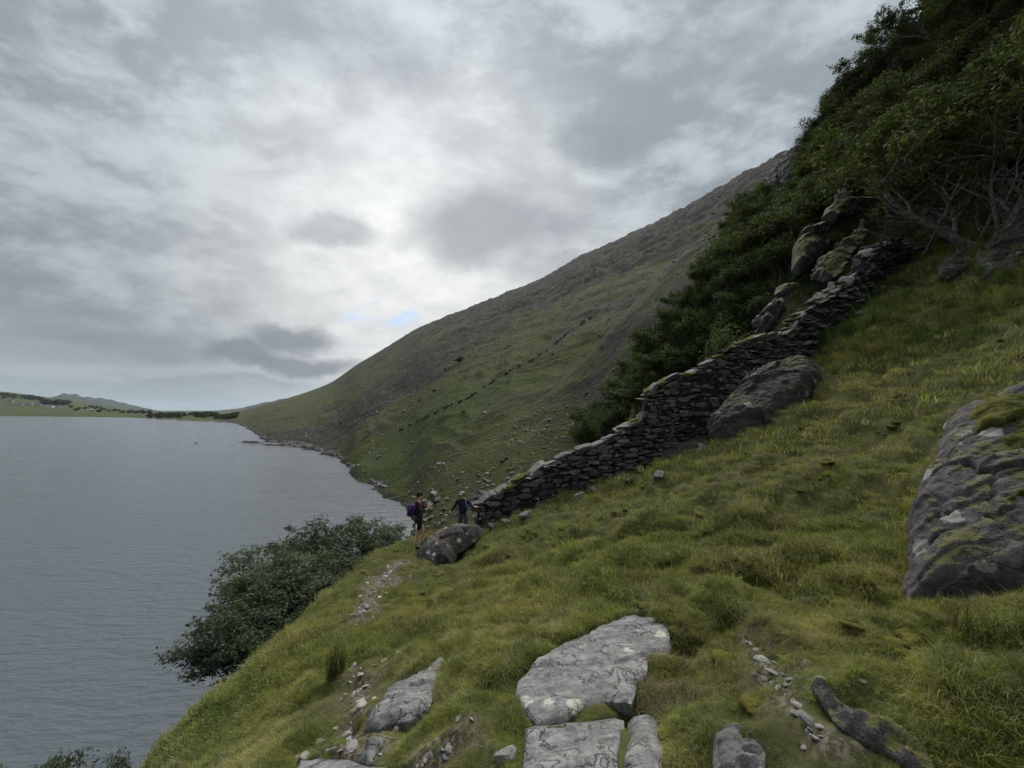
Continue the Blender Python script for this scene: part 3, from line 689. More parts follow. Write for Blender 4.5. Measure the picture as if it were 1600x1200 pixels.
outline_rock('crag', 'white streaked lower crag just left of the skyline crag', 'crag',
    [(1192, 300), (1196, 280), (1206, 266), (1214, 262), (1220, 280), (1216, 300), (1204, 310)],
    [(1192, 300, CY), (1206, 266, CY + 3), (1216, 300, CY - .5)], 1.5, 4, .2, M_ROCK, 251, edge=.8, rough=.6, ragged=.3)
outline_rock('crag', 'small dark crag standing in the young trees behind the wall', 'crag',
    [(1036, 536), (1040, 520), (1050, 508), (1060, 504), (1062, 520), (1056, 532), (1044, 540)],
    [(1036, 536, 50), (1058, 505, 54), (1056, 532, 50)], 1.0, 3, .12, M_DARK, 263, edge=.6, rough=.4, ragged=.2)
outline_rock('rock_ledge', 'dark sunken rock ledge running diagonally out of the bottom right of the photo', 'rock',
    LEDGE,
    'ground', .07, .3, .011, M_DARK, 275, edge=.035, rough=.035, ragged=.02, strata=(-35, .05, .03))
outline_rock('rock', 'long pale edged stone half buried in grass below the lower wall', 'rock',
    [(828, 803), (840, 797), (858, 792), (858, 797), (842, 804), (832, 808)],
    [(828, 806, 12.9), (856, 793, 13.3), (850, 801, 12.9)], .08, .2, .02, M_ROCK, 287, edge=.05, rough=.02)
outline_rock('rock', 'grey slab lying under the branches of the right hand tree', 'rock',
    [(1440, 324), (1446, 318), (1476, 318), (1484, 324), (1478, 330), (1450, 330)],
    [(1440, 328, 20.5), (1480, 319, 21.0), (1480, 330, 20.4)], .2, .5, .03, M_ROCK, 299, edge=.1, rough=.05, foot=False)

# ------------------------------------------------------------ loose stones: every one an object
def stone_mesh(name, seed, flat=.6, sub=2, cuts=9):
    r = random.Random(seed); bm = bmesh.new(); bmesh.ops.create_icosphere(bm, subdivisions=sub, radius=1)
    planes = [(Vector((r.gauss(0, 1), r.gauss(0, 1), r.gauss(0, 1))).normalized(), r.uniform(.55, .85)) for _ in range(cuts)]
    for v in bm.verts:
        for n, d in planes:
            k = v.co.dot(n)
            if k > d: v.co -= n * (k - d)
        v.co.z *= flat; v.co.x *= 1.15
        v.co += Vector((r.uniform(-1, 1), r.uniform(-1, 1), r.uniform(-1, 1))) * .03
    me = bpy.data.meshes.new(name); bm.to_mesh(me); bm.free(); return me
ST = [stone_mesh('stone', 10 + i, [.5, .65, .8, .4][i % 4], 3 if i < 4 else 2) for i in range(8)]
for me in ST: me.materials.append(M_STONE)
def loose(px, py, wpx, name='stone', label=None, group=None, mi=0, rot=None, mat=None, sink=.35, hs=1.0, cat='stone', sy=.8):
    q = hit(px, py)
    if q is None: return None
    s = wpx / F * q[1] / 2
    o = bpy.data.objects.new(name, ST[mi % len(ST)]); COL.objects.link(o)
    if mat is not None:
        me = ST[mi % len(ST)].copy(); me.materials.clear(); me.materials.append(mat); o.data = me
    o.location = (q[0], q[1] + s * .4, float(height(q[0], q[1] + s * .4)) + s * (.5 - sink)); o.scale = (s, s * sy, s * hs)
    rr_ = random.Random(int(px * 7 + py)); o.rotation_euler = (rr_.uniform(-.3, .3), rr_.uniform(-.3, .3), rot if rot is not None else rr_.uniform(0, 6))
    tag(o, label, cat, group); return o
for a in [
 (563, 1107, 22, 'white pointed stone standing on the trodden path above the long tilted slab', 0, 1.0),
 (600, 1035, 13, 'rounded white stone in the grass right of the path', 1, 1),
 (622, 1021, 15, 'thin flat white stone furthest right beside the path', 3, .6),
 (551, 1044, 13, 'white stone next to the tall rush tuft', 2, 1),
 (562, 1057, 11, 'flat white stone just below the one at the rush tuft', 3, .7),
 (563, 962, 9, 'small bright white stone at the lower end of the gravel path', 2, 1.1),
 (348, 1094, 11, 'lone white stone on the grassy edge above the lake', 0, .8),
 (548, 1172, 22, 'round grey stone between the path and the stepped rock', 4, 1),
 (541, 1151, 13, 'small pale triangular stone above the round grey stone', 5, 1),
 (521, 1176, 11, 'small pale stone left of the round grey stone', 6, 1),
 (475, 1187, 20, 'bright angular stone leaning on flat bedrock at the bottom edge', 1, 1.2),
 (461, 1189, 11, 'small bright stone left of the bright angular stone', 5, 1.1),
 (617, 1146, 14, 'pale upright stone at the foot of the long tilted slab', 2, 1.3),
 (718, 1126, 14, 'grey stone deep in grass right of the long tilted slab', 4, 1),
 (790, 1190, 34, 'grey stone left of the bottom slab, half sunk in turf', 6, .8),
 (1213, 1056, 26, 'long flat pale stone at the end of the bare patch on the right', 3, .7),
 (1196, 1064, 12, 'short pinkish stone beside the long flat pale stone', 7, .8),
 (1245, 1117, 18, 'pale stone alone on the bare strip above the dark ledge', 3, .9),
 (1284, 1066, 20, 'white rounded stone at the top of the dark sunken ledge', 1, 1),
 (1350, 1068, 12, 'grey stone half hidden in the grass right of the dark ledge', 4, .7),
 (856, 776, 17, 'white round stone against the foot of the lower wall', 1, 1.1),
 (869, 773, 12, 'smaller white stone right of the white round one at the wall foot', 5, 1.1),
 (1118, 660, 12, 'pale stone lodged at the lower corner of the massive boulder', 2, .8),
 (1183, 793, 7, 'tiny white stone alone in the middle of the grass slope', 1, 1),
 (572, 1172, 12, 'small grey stone right of the round grey stone', 6, .8),
 (700, 1168, 8, 'tiny white stone on bare soil below the long tilted slab', 5, 1)]:
    loose(a[0], a[1], a[2], label=a[3], mi=a[4], hs=a[5])
# rubble on the slope behind the two hikers
RUB = ['grey lichened boulder in the rubble slope behind the two hikers']
rnd = random.Random(5)
for i in range(46):
    px = rnd.uniform(662, 765); py = rnd.uniform(772, 826)
    if 700 < px < 745 and py > 800: continue
    loose(px, py, rnd.uniform(7, 16), 'boulder', RUB[i % len(RUB)], 'boulders tumbled down behind the hikers', mi=i, mat=None, hs=.9, cat='boulder').data = ST[i % 8]
for px, py, wp, lb in [(640, 829, 15, 'flat dark rock reaching into the lake left of the hiker in shorts'), (648, 822, 11, 'pale topped rock at the water edge behind the hiker in shorts'), (632, 836, 9, 'small dark rock at the very edge of the water left of the hikers')]:
    o = loose(px, py, wp, 'shore_rock', lb, cat='rock', mi=3)
M_SH = M_SCREE
STS = []
for i in range(8):
    me = ST[i].copy(); me.materials.clear(); me.materials.append(M_SCREE); STS.append(me)
for o in list(COL.objects):
    if o.get('group') == 'boulders tumbled down behind the hikers' or o.name.startswith('shore_rock'):
        o.data = STS[[k for k in range(8) if ST[k] == o.data][0]]

# ------------------------------------------------------------ instanced stuff: one mesh of points, one node group
LIB = []
def scatter(name, pts, scales, rots, idx, variants, kind='stuff', parent=None):
    coll = bpy.data.collections.new(name + '_kinds')
    for i, me in enumerate(variants):
        v = bpy.data.objects.new('%s_kind_%02d' % (name, i), me); coll.objects.link(v)
    me = bpy.data.meshes.new(name); me.vertices.add(len(pts)); me.vertices.foreach_set('co', np.asarray(pts, np.float32).ravel())
    a = me.attributes.new('sc', 'FLOAT_VECTOR', 'POINT'); a.data.foreach_set('vector', np.asarray(scales, np.float32).ravel())
    a = me.attributes.new('ro', 'FLOAT_VECTOR', 'POINT'); a.data.foreach_set('vector', np.asarray(rots, np.float32).ravel())
    a = me.attributes.new('ix', 'INT', 'POINT'); a.data.foreach_set('value', np.asarray(idx, np.int32))
    ng = bpy.data.node_groups.new(name, 'GeometryNodeTree')
    ng.interface.new_socket('Geometry', in_out='INPUT', socket_type='NodeSocketGeometry')
    ng.interface.new_socket('Geometry', in_out='OUTPUT', socket_type='NodeSocketGeometry')
    gi = ng.nodes.new('NodeGroupInput'); go = ng.nodes.new('NodeGroupOutput')
    ci = ng.nodes.new('GeometryNodeCollectionInfo'); ci.inputs['Collection'].default_value = coll
    ci.inputs['Separate Children'].default_value = True; ci.inputs['Reset Children'].default_value = True
    mp = ng.nodes.new('GeometryNodeMeshToPoints')
    iop = ng.nodes.new('GeometryNodeInstanceOnPoints'); iop.inputs['Pick Instance'].default_value = True
    def na(n, t):
        x = ng.nodes.new('GeometryNodeInputNamedAttribute'); x.data_type = t; x.inputs[0].default_value = n
        return [s for s in x.outputs if s.enabled][0]
    ng.links.new(gi.outputs[0], mp.inputs[0]); ng.links.new(mp.outputs[0], iop.inputs['Points'])
    ng.links.new(ci.outputs[0], iop.inputs['Instance'])
    ng.links.new(na('ix', 'INT'), iop.inputs['Instance Index'])
    e2r = ng.nodes.new('FunctionNodeEulerToRotation'); ng.links.new(na('ro', 'FLOAT_VECTOR'), e2r.inputs[0])
    ng.links.new(e2r.outputs[0], iop.inputs['Rotation']); ng.links.new(na('sc', 'FLOAT_VECTOR'), iop.inputs['Scale'])
    ng.links.new(iop.outputs[0], go.inputs[0])
    o = link(name, me, None, parent); md = o.modifiers.new('scatter', 'NODES'); md.node_group = ng
    o['kind'] = kind
    return o
# scree and shore stones on the mountainside
def scree():
    R_ = np.random.RandomState(3); pts = []; sc = []
    n = 70000
    ph = R_.uniform(np.arctan(-440 / F), np.arctan(520 / F), n); r = np.exp(R_.uniform(math.log(38), math.log(900), n))
    x = r * np.sin(ph); y = r * np.cos(ph)
    z = height(x, y)
    dens = .06 + fbm(x / 30, y / 30, 205, 3) * 1.0 + fbm(x / 9, y / 9, 17, 2) * .6 + np.exp(-(((x + 110) / 75) ** 2 + ((y - 230) / 70) ** 2)) * .6 + .10 * ss(y, 90, 60)
    ok = (z > WATER + .1) & (R_.rand(n) < np.clip(dens, .015, .8)) & (z < 230)
    x, y, z, r = x[ok], y[ok], z[ok], r[ok]
    s = np.clip(R_.lognormal(-2.15, .55, len(x)) * (1 + r / 230), .05, 1.2)
    # the lake's stony edge
    m = 3600
    ph = R_.uniform(np.arctan(-445 / F), np.arctan(-120 / F), m); rs = shore_r(ph)
    rr_ = rs + R_.uniform(-4, 9, m) * (rs / 120 + .4); xx = rr_ * np.sin(ph); yy = rr_ * np.cos(ph); zz = height(xx, yy)
    k = (zz > WATER - .35) & (zz < WATER + .8)
    xx, yy, zz = xx[k], yy[k], zz[k]; s2 = R_.uniform(.15, .6, len(xx)) * (1 + rs[k] / 500)
    # the spit
    q = R_.rand(500) ** .6; sx = -160 + 42 * q + R_.normal(0, 1.3, 500); sy_ = 229 - 17 * q + R_.normal(0, 1, 500) * (.6 + 4 * q); sz = height(sx, sy_)
    X = np.r_[x, xx, sx]; Y = np.r_[y, yy, sy_]; Z = np.r_[z, zz, sz]; S = np.r_[s, s2, R_.uniform(.15, .6, 500)]
    N_ = len(X)
    scl = np.stack([S * R_.uniform(.8, 1.4, N_), S * R_.uniform(.7, 1.2, N_), S * R_.uniform(.5, .9, N_)], 1)
    rot = np.stack([R_.uniform(-.35, .35, N_), R_.uniform(-.35, .35, N_), R_.uniform(0, 6.28, N_)], 1)
    low = [stone_mesh('scree', 70 + i, .6, 1, 6) for i in range(6)]
    for me in low: me.materials.append(M_SCREE)
    return scatter('scree', np.stack([X, Y, Z + S * .12], 1), scl, rot, R_.randint(0, 6, N_), low)
scree()
for px, py, wp, lb in [(587, 747, 12, 'low dark boulder standing in the water off the small green point'), (600, 748, 8, 'second smaller boulder in the water beside the green point'), (411, 694, 8, 'small dark rock in the water below the long stony spit'), (306, 692.5, 6, 'tiny rock alone in the open lake left of the spit')]:
    Y_ = WATER / slope(py); q = P(px, py, Y_); s = wp / F * Y_ / 2
    o = link('lake_rock', STS[int(px) % 8], None, None, (q[0], q[1], WATER + s * .1), (0, 0, px)); o.scale = (s, s * .7, s * .5); tag(o, lb, 'rock')

# ------------------------------------------------------------ the dry stone wall
TOP = [(748, 783), (765, 772), (782, 763), (800, 757), (815, 742), (838, 730), (867, 720), (885, 708), (910, 697), (932, 693), (958, 677), (974, 664), (996, 655), (1001, 640), (1011, 610), (1030, 598), (1050, 586), (1076, 585),
       (1097, 570), (1115, 560), (1126, 549), (1150, 537), (1185, 523), (1215, 522), (1234, 510), (1240, 498), (1250, 488), (1262, 479), (1281, 466), (1311, 442), (1330, 428), (1345, 398), (1362, 384), (1400, 376), (1424, 396)]
WD = [(740, 14.0), (800, 14.1), (900, 14.4), (1000, 14.7), (1100, 15.0), (1150, 15.4), (1200, 16.0), (1250, 17.0), (1300, 18.0), (1350, 19.6), (1430, 22.6)]
wpx = np.arange(746, 1426, 1.5)
WB = [(746, 818), (767, 820), (800, 816), (815, 803), (855, 783), (893, 770), (938, 758), (967, 753), (993, 744), (1010, 738), (1060, 724), (1100, 708), (1140, 690), (1200, 625), (1240, 578), (1280, 536), (1304, 514), (1330, 492), (1346, 470), (1380, 440), (1395, 424), (1424, 408)]
wY = np.interp(wpx, [a[0] for a in WD], [a[1] for a in WD])
wT = np.interp(wpx, [a[0] for a in TOP], [a[1] for a in TOP])
wt = np.array([P(a, b, c) for a, b, c in zip(wpx, wT, wY)])
wb = height(wt[:, 0], wt[:, 1]) - .12
ws = np.r_[0, np.cumsum(np.hypot(np.diff(wt[:, 0]), np.diff(wt[:, 1])))]
TILT = .07
wall = empty('stone_wall', (float(wt[0, 0]), float(wt[0, 1]), float(wb[0])))
tag(wall, 'dark dry stone wall of flat slabs climbing the slope from the hikers to the trees', 'wall')
W0 = np.array(wall.location)
def wall_stone_mesh(seed):
    r = random.Random(seed); n = r.choice([6, 7, 8])
    ang = sorted([2 * math.pi * (i + r.uniform(-.28, .28)) / n for i in range(n)])
    ring = []
    for a in ang:
        c, s = math.cos(a), math.sin(a); k = 1 / max(abs(c), abs(s)) ** .62
        ring.append((c * k * .5 * r.uniform(.86, 1.06), s * k * .5 * r.uniform(.80, 1.06)))
    V = []; 
    for (yy, sc) in ((-.5, .80), (-.36, 1.0), (.4, 1.0), (.5, .85)):
        for (x, z) in ring: V.append((x * sc + r.uniform(-.02, .02), yy + r.uniform(-.05, .05), z * sc + r.uniform(-.04, .04)))
    Fs = [[i for i in range(n)]]
    for k in range(3):
        for i in range(n): Fs.append([k * n + i, (k + 1) * n + i, (k + 1) * n + (i + 1) % n, k * n + (i + 1) % n])
    Fs.append([3 * n + i for i in range(n)][::-1])
    me = bpy.data.meshes.new('stone'); me.from_pydata(V, [], Fs); me.materials.append(M_WALL)
    bm = bmesh.new(); bm.from_mesh(me); bmesh.ops.recalc_face_normals(bm, faces=bm.faces); bm.to_mesh(me); bm.free()
    return me
WSM = [wall_stone_mesh(200 + i) for i in range(16)]
S_UP = float(np.interp(1232, wpx, ws))
def build_wall():
    r = random.Random(11); stones = []
    zlo = (wb - TILT * ws).min() - .1; zhi = (wt[:, 2] - TILT * ws).max()
    z = zlo
    while z < zhi:
        hgt = r.choice([.06, .08, .10, .12, .15, .18])
        s = -r.uniform(0, .3)
        while s < ws[-1]:
            L = r.uniform(.16, .62) if hgt > .09 else r.uniform(.22, .75)
            big = r.random() < .075
            hh = hgt * (r.uniform(1.6, 2.4) if big else r.uniform(.7, 1.25))
            sm = s + L / 2
            zc_ = z + hgt / 2 + TILT * sm + .04 * math.sin(sm * 2.1 + z * 3) + (hgt * .5 if big else 0)
            b = np.interp(sm, ws, wb); t = np.interp(sm, ws, wt[:, 2])
            if b - .05 < zc_ < t - hgt * .45 and 0 < sm < ws[-1]:
                x = np.interp(sm, ws, wt[:, 0]); y = np.interp(sm, ws, wt[:, 1])
                top = t - zc_ < .22
                stones.append((x, y, zc_, L * 1.0, hh, r, sm, top))
            s += L * .985
        z += hgt * .99
    # coping stones laid aslant along the top
    s = .1
    while s < ws[-1] - .3:
        L = r.uniform(.28, .75); sm = s + L / 2
        x = np.interp(sm, ws, wt[:, 0]); y = np.interp(sm, ws, wt[:, 1]); t = np.interp(sm, ws, wt[:, 2]); b = np.interp(sm, ws, wb)
        sl = (np.interp(s + L, ws, wt[:, 2]) - np.interp(s, ws, wt[:, 2])) / L
        if t - b > .15: stones.append((x, y, t - .05, L * 1.15, r.uniform(.09, .2), ('cope', math.atan(max(-.5, min(1.1, sl)))), sm, True))
        s += L * r.uniform(.7, 1.1)
    out = []
    for (x, y, z_, L, hh, _, sm, top) in stones:
        i = min(len(ws) - 2, max(0, int(np.searchsorted(ws, sm)) - 1)); j = min(len(ws) - 1, i + 12); i0 = max(0, i - 12)
        a = math.atan2(wt[j, 1] - wt[i0, 1], wt[j, 0] - wt[i0, 0])
        dep = r.uniform(.45, .62); off = r.uniform(-.10, .06) + .12 * math.sin(sm * .9)
        cope = _[1] if isinstance(_, tuple) else None
        rough_ = 2.4 if sm > S_UP else 1.0; off += r.gauss(0, .10) * (rough_ - 1)
        out.append(dict(loc=Vector((x + off * math.sin(a) * -1, y + off * math.cos(a), z_)) - Vector(W0),
                        rot=Euler((r.gauss(0, .10) * rough_, (-cope * .8 if cope is not None else -TILT) + r.gauss(0, .11) * rough_, a + r.gauss(0, .06))),
                        sc=(L * 1.04, dep, hh * 1.08), mi=r.randrange(16), key=L * hh / (y * y)))
    return out
stones = build_wall()
stones.sort(key=lambda s: -s['key'])
for s in stones[:290]:
    o = bpy.data.objects.new('stone', WSM[s['mi']]); COL.objects.link(o); o.parent = wall
    o.location = s['loc']; o.rotation_euler = s['rot']; o.scale = s['sc']
bm = bmesh.new()
for s in stones[290:]:
    n0 = len(bm.verts); bm.from_mesh(WSM[s['mi']]); bm.verts.ensure_lookup_table()
    Mx = Matrix.LocRotScale(s['loc'], s['rot'], Vector(s['sc']))
    for v in bm.verts[n0:]: v.co = Mx @ v.co
me = bpy.data.meshes.new('small_stones'); bm.to_mesh(me); bm.free(); me.materials.append(M_WALL)
o = link('small_stones', me, None, wall); o['kind'] = 'stuff'
print('wall stones', len(stones))
# the wall's inside: fill set back behind the faces so that joints stay dark
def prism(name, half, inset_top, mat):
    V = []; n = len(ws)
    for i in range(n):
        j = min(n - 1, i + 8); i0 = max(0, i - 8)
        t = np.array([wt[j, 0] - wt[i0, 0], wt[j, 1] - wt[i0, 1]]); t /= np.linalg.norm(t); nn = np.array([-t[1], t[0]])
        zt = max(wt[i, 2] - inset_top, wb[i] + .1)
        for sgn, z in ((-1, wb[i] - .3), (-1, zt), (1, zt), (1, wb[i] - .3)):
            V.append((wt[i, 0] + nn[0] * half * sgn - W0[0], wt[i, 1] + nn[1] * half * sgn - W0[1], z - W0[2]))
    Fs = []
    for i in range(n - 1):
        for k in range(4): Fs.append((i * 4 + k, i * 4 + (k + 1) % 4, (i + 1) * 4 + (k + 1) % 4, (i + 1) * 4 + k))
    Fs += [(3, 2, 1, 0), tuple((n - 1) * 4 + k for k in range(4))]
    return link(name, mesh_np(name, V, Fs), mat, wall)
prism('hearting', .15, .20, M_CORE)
# moss cushions on the wall top
def moss_caps():
    r = random.Random(31); bm = bmesh.new()
    spans = [(1128, 1240, 1.0), (1012, 1078, .9), (790, 830, .5), (838, 905, .5), (960, 1000, .7), (1240, 1300, .6), (1120, 1135, 1.0), (1300, 1420, .45)]
    for a, b, dn in spans:
        px = a
        while px < b:
            if r.random() < dn:
                i = int(np.clip((px - 746) / 1.5, 0, len(ws) - 1)); L = r.uniform(.16, .42)
                n0 = len(bm.verts); bmesh.ops.create_icosphere(bm, subdivisions=3, radius=1); bm.verts.ensure_lookup_table()
                Mx = Matrix.LocRotScale(Vector(wt[i]) - Vector(W0) + Vector((0, r.uniform(-.16, .1), -.03)), Euler((0, -.35 if px < 1180 else -.1, .4)), Vector((L, .26 * r.uniform(.6, 1.1), r.uniform(.05, .10))))
                for v in bm.verts[n0:]:
                    v.co *= 1 + .18 * math.sin(v.co.x * 5 + px) * math.cos(v.co.y * 6) + r.uniform(-.05, .05)
                    v.co = Mx @ v.co
            px += r.uniform(5, 11)
    me = bpy.data.meshes.new('moss'); bm.to_mesh(me); bm.free(); me.polygons.foreach_set('use_smooth', np.ones(len(me.polygons), bool))
    o = link('moss', me, M_MOSS, wall); o['kind'] = 'stuff'
moss_caps()
rf_ = random.Random(61)
for i, (px, py) in enumerate([(770, 824), (792, 818), (822, 806), (846, 792), (905, 776), (930, 768), (985, 752), (1030, 745), (1290, 548), (1318, 520), (1345, 490), (1372, 458)]):
    q = hit(px, py, 9.0)
    o = bpy.data.objects.new('fallen_stone', WSM[i]); COL.objects.link(o); o.location = (q[0], q[1], q[2] + .04); o.scale = (rf_.uniform(.25, .5), rf_.uniform(.2, .35), rf_.uniform(.12, .22)); o.rotation_euler = (rf_.uniform(-.5, .2), rf_.uniform(-.5, .5), rf_.uniform(0, 6))
    tag(o, 'flat dark stone fallen into the grass at the foot of the stone wall', 'stone', 'stones fallen from the wall')
FOOT_WALL = wt[:, :2]

# the far wall crossing the mountainside
def far_wall():
    pts = [(936, 486), (912, 505), (880, 527), (856, 548), (820, 568), (790, 585), (760, 603), (732, 622), (700, 636), (670, 650), (650, 660), (620, 675)]
    Q = []
    for i in range(len(pts) - 1):
        for k in range(14):
            t = k / 14; q = hit(pts[i][0] * (1 - t) + pts[i + 1][0] * t, pts[i][1] * (1 - t) + pts[i + 1][1] * t, 30)
            if q is not None: Q.append(q)
    Q = np.array(Q)
    # steady the track
    ker = np.ones(9) / 9
    X = np.convolve(np.pad(Q[:, 0], 4, 'edge'), ker, 'valid'); Y = np.convolve(np.pad(Q[:, 1], 4, 'edge'), ker, 'valid')
    Z = height(X, Y); r = random.Random(8); bm = bmesh.new(); O = Vector((X[0], Y[0], Z[0]))
    for i in range(len(X) - 1):
        L = math.hypot(X[i + 1] - X[i], Y[i + 1] - Y[i]); m = max(1, int(L / 1.1))
        for k in range(m):
            t = (k + .5) / m; x = X[i] + (X[i + 1] - X[i]) * t; y = Y[i] + (Y[i + 1] - Y[i]) * t
            if r.random() < .3 or math.sin(i * .37) > .75: continue
            g_ = float(np.interp(t, [0, 1], [Z[i], Z[i + 1]]))
            a = math.atan2(Y[i + 1] - Y[i], X[i + 1] - X[i]); hh = r.uniform(.3, .95)
            n0 = len(bm.verts); bm.from_mesh(WSM[r.randrange(16)]); bm.verts.ensure_lookup_table()
            Mx = Matrix.LocRotScale(Vector((x, y, g_ + hh * .3)) - O, Euler((0, 0, a)), Vector((L / m * 1.2, .8, hh)))
            for v in bm.verts[n0:]: v.co = Mx @ v.co
    e = empty('stone_wall', O); tag(e, 'distant ruined stone wall running straight down the mountainside as a thin dark line', 'wall')
    me = bpy.data.meshes.new('tumbled_stones'); bm.to_mesh(me); bm.free(); me.materials.append(M_DARK)
    o = link('tumbled_stones', me, None, e); o['kind'] = 'stuff'
far_wall()

# ------------------------------------------------------------ trees
def leaf_material(name, c0, c1, c2, trans=.35):
    m, nt, out = material(name)
    geo = nd(nt, 'ShaderNodeNewGeometry'); isl = geo.outputs['Random Per Island']
    oi = nd(nt, 'ShaderNodeObjectInfo').outputs['Random']
    tc = nd(nt, 'ShaderNodeTexCoord').outputs['Object']
    n = noise(nt, tc, .9, 3, .6)
    col = mixc(nt, sstep(nt, n, .35, .65), c0, c1)
    col = mixc(nt, sstep(nt, isl, .55, 1.0, 0, .8), col, c2)
    k = lin(nt, oi, 0, 1, .78, 1.22)
    col = mixc(nt, 1.0, col, nd(nt, 'ShaderNodeCombineColor', {0: k, 1: k, 2: k}).outputs[0], 'MULTIPLY')
    b = nd(nt, 'ShaderNodeBsdfPrincipled', {'Base Color': col, 'Roughness': .7, 'Specular IOR Level': .15})
    tr = nd(nt, 'ShaderNodeBsdfTranslucent', {'Color': mixc(nt, 1.0, col, (1.0, 1.15, .6), 'MULTIPLY')})
    mx = nd(nt, 'ShaderNodeMixShader', {0: trans, 1: b.outputs[0], 2: tr.outputs[0]})
    nt.links.new(mx.outputs[0], out.inputs[0]); return m
M_LEAF = leaf_material('oak_leaves', (.026, .035, .012), (.048, .059, .020), (.098, .112, .038))
M_LEAF2 = leaf_material('birch_leaves', (.030, .044, .015), (.052, .069, .023), (.100, .120, .044))
M_WILLOW = leaf_material('willow_leaves', (.055, .074, .046), (.088, .110, .072), (.16, .185, .125))
M_BARK = flat_material('pale_bark', (.060, .055, .046), (.210, .200, .175), 7, .9, .2, .8, .02)
M_BARKD = flat_material('dark_bark', (.028, .025, .020), (.085, .078, .064), 7, .9, .2, .8, .02)

def tubes_mesh(name, chains, sides=6):
    V = []; Fs = []
    for pts, rads in chains:
        n0 = len(V); n = len(pts)
        for i in range(n):
            p = pts[i]; t = (pts[min(n - 1, i + 1)] - pts[max(0, i - 1)]).normalized()
            a = t.orthogonal().normalized(); b = t.cross(a)
            if i == 0: ref = a
            else:
                ref = (ref - t * ref.dot(t)).normalized()
            a = ref; b = t.cross(a)
            for k in range(sides):
                an = 2 * math.pi * k / sides; V.append(p + (a * math.cos(an) + b * math.sin(an)) * rads[i])
        for i in range(n - 1):
            for k in range(sides): Fs.append((n0 + i * sides + k, n0 + i * sides + (k + 1) % sides, n0 + (i + 1) * sides + (k + 1) % sides, n0 + (i + 1) * sides + k))
        V.append(pts[-1] + (pts[-1] - pts[-2]) * .2); tip = len(V) - 1
        for k in range(sides): Fs.append((n0 + (n - 1) * sides + k, n0 + (n - 1) * sides + (k + 1) % sides, tip))
    return mesh_np(name, [tuple(v) for v in V], Fs, True)
def grow(seed, H, stems=1, spread=.5, lean=Vector((0, 0, 0)), levels=3, r0=.12, up=.35, first=.25):
    """skeleton: returns limb chains and twig tips"""
    r = random.Random(seed); chains = []; tips = []
    def limb(p, d, L, rad_, lvl):
        n = 7 if lvl == 0 else 5; pts = [p.copy()]; rr = [rad_]
        for i in range(n):
            d = (d + Vector((r.gauss(0, .17), r.gauss(0, .17), r.gauss(0, .10) + up * .12)) + lean * .05).normalized()
            p = p + d * L / n; pts.append(p.copy()); rr.append(rad_ * (1 - .62 * (i + 1) / n))
        chains.append((pts, rr))
        if lvl >= levels:
            tips.append((pts[-1], d)); tips.append((pts[-3], d)); return
        kids = r.randint(4, 6) if lvl == 0 else r.randint(3, 5)
        for k in range(kids):
            f = first + (1 - first) * (k + r.uniform(.2, .9)) / kids
            i = min(n, int(f * n) + (0 if f * n % 1 < .5 else 1)); i = max(1, i)
            az = r.uniform(0, 6.28); side = Vector((math.cos(az), math.sin(az), r.uniform(-.1, .5)))
            dd = (d * (1 - spread) + side * spread + lean * .2).normalized()
            limb(pts[i], dd, L * r.uniform(.5, .75) * (1.15 - .35 * f), rr[i] * .62, lvl + 1)
        tips.append((pts[-1], d))
    for s in range(stems):
        az = 6.28 * s / max(1, stems) + r.uniform(-.4, .4)
        d = Vector((math.cos(az) * .45 * (stems > 1), math.sin(az) * .45 * (stems > 1), 1)) + lean * .5
        limb(Vector((math.cos(az), math.sin(az), 0)) * .12 * (stems > 1) + Vector((0, 0, -.3)), d.normalized(), H * .52 * r.uniform(.8, 1.05), r0 * r.uniform(.7, 1), 0)
    return chains, tips
def leaves_mesh(name, tips, nleaf, cl_r, size, seed, mat, flat=.7, long_=1.6):
    R_ = np.random.RandomState(seed)
    T = np.array([tuple(t[0]) for t in tips]); c = R_.randint(0, len(T), nleaf)
    wgt = R_.uniform(.5, 1.25, len(T))
    off = R_.normal(0, 1, (nleaf, 3)); off /= np.linalg.norm(off, axis=1)[:, None]; off *= (R_.rand(nleaf) ** .45)[:, None]
    off[:, 2] *= flat
    C = T[c] + off * (cl_r * wgt[c])[:, None]
    n = off * .8 + R_.normal(0, .55, (nleaf, 3)) + np.array([0, 0, .55]); n /= np.linalg.norm(n, axis=1)[:, None]
    a = np.cross(n, R_.normal(0, 1, (nleaf, 3))); a /= np.linalg.norm(a, axis=1)[:, None] + 1e-9; b = np.cross(n, a)
    s = size * R_.uniform(.6, 1.25, nleaf)[:, None]
    v0 = C - a * s * .5 * long_; v1 = C + b * s * .42 + n * s * .12; v2 = C + a * s * .5 * long_; v3 = C - b * s * .42 + n * s * .12
    V = np.stack([v0, v1, v2, v3], 1).reshape(-1, 3); f = np.arange(nleaf * 4).reshape(-1, 4)
    me = mesh_np(name, V, f); me.materials.append(mat); return me
class Kind:
    def __init__(s, seed, H, stems, spread, nleaf, cl_r, size, mat, bark, levels=3, r0=.12, lean=(0, 0, 0), up=.35, flat=.7, long_=1.5, first=.25):
        ch, tips = grow(seed, H, stems, spread, Vector(lean), levels, r0, up, first)
        top = max(t[0].z for t in tips); k = H / (top + cl_r * .5)
        ch = [([p * k for p in pts], [q * k for q in rr]) for pts, rr in ch]; tips = [(t[0] * k, t[1]) for t in tips]
        s.trunk = tubes_mesh('trunk', [(p, q) for p, q in ch if q[0] > .008]); s.trunk.materials.append(bark)
        s.crown = leaves_mesh('crown', tips, nleaf, cl_r, size, seed, mat, flat, long_)
        s.H = H
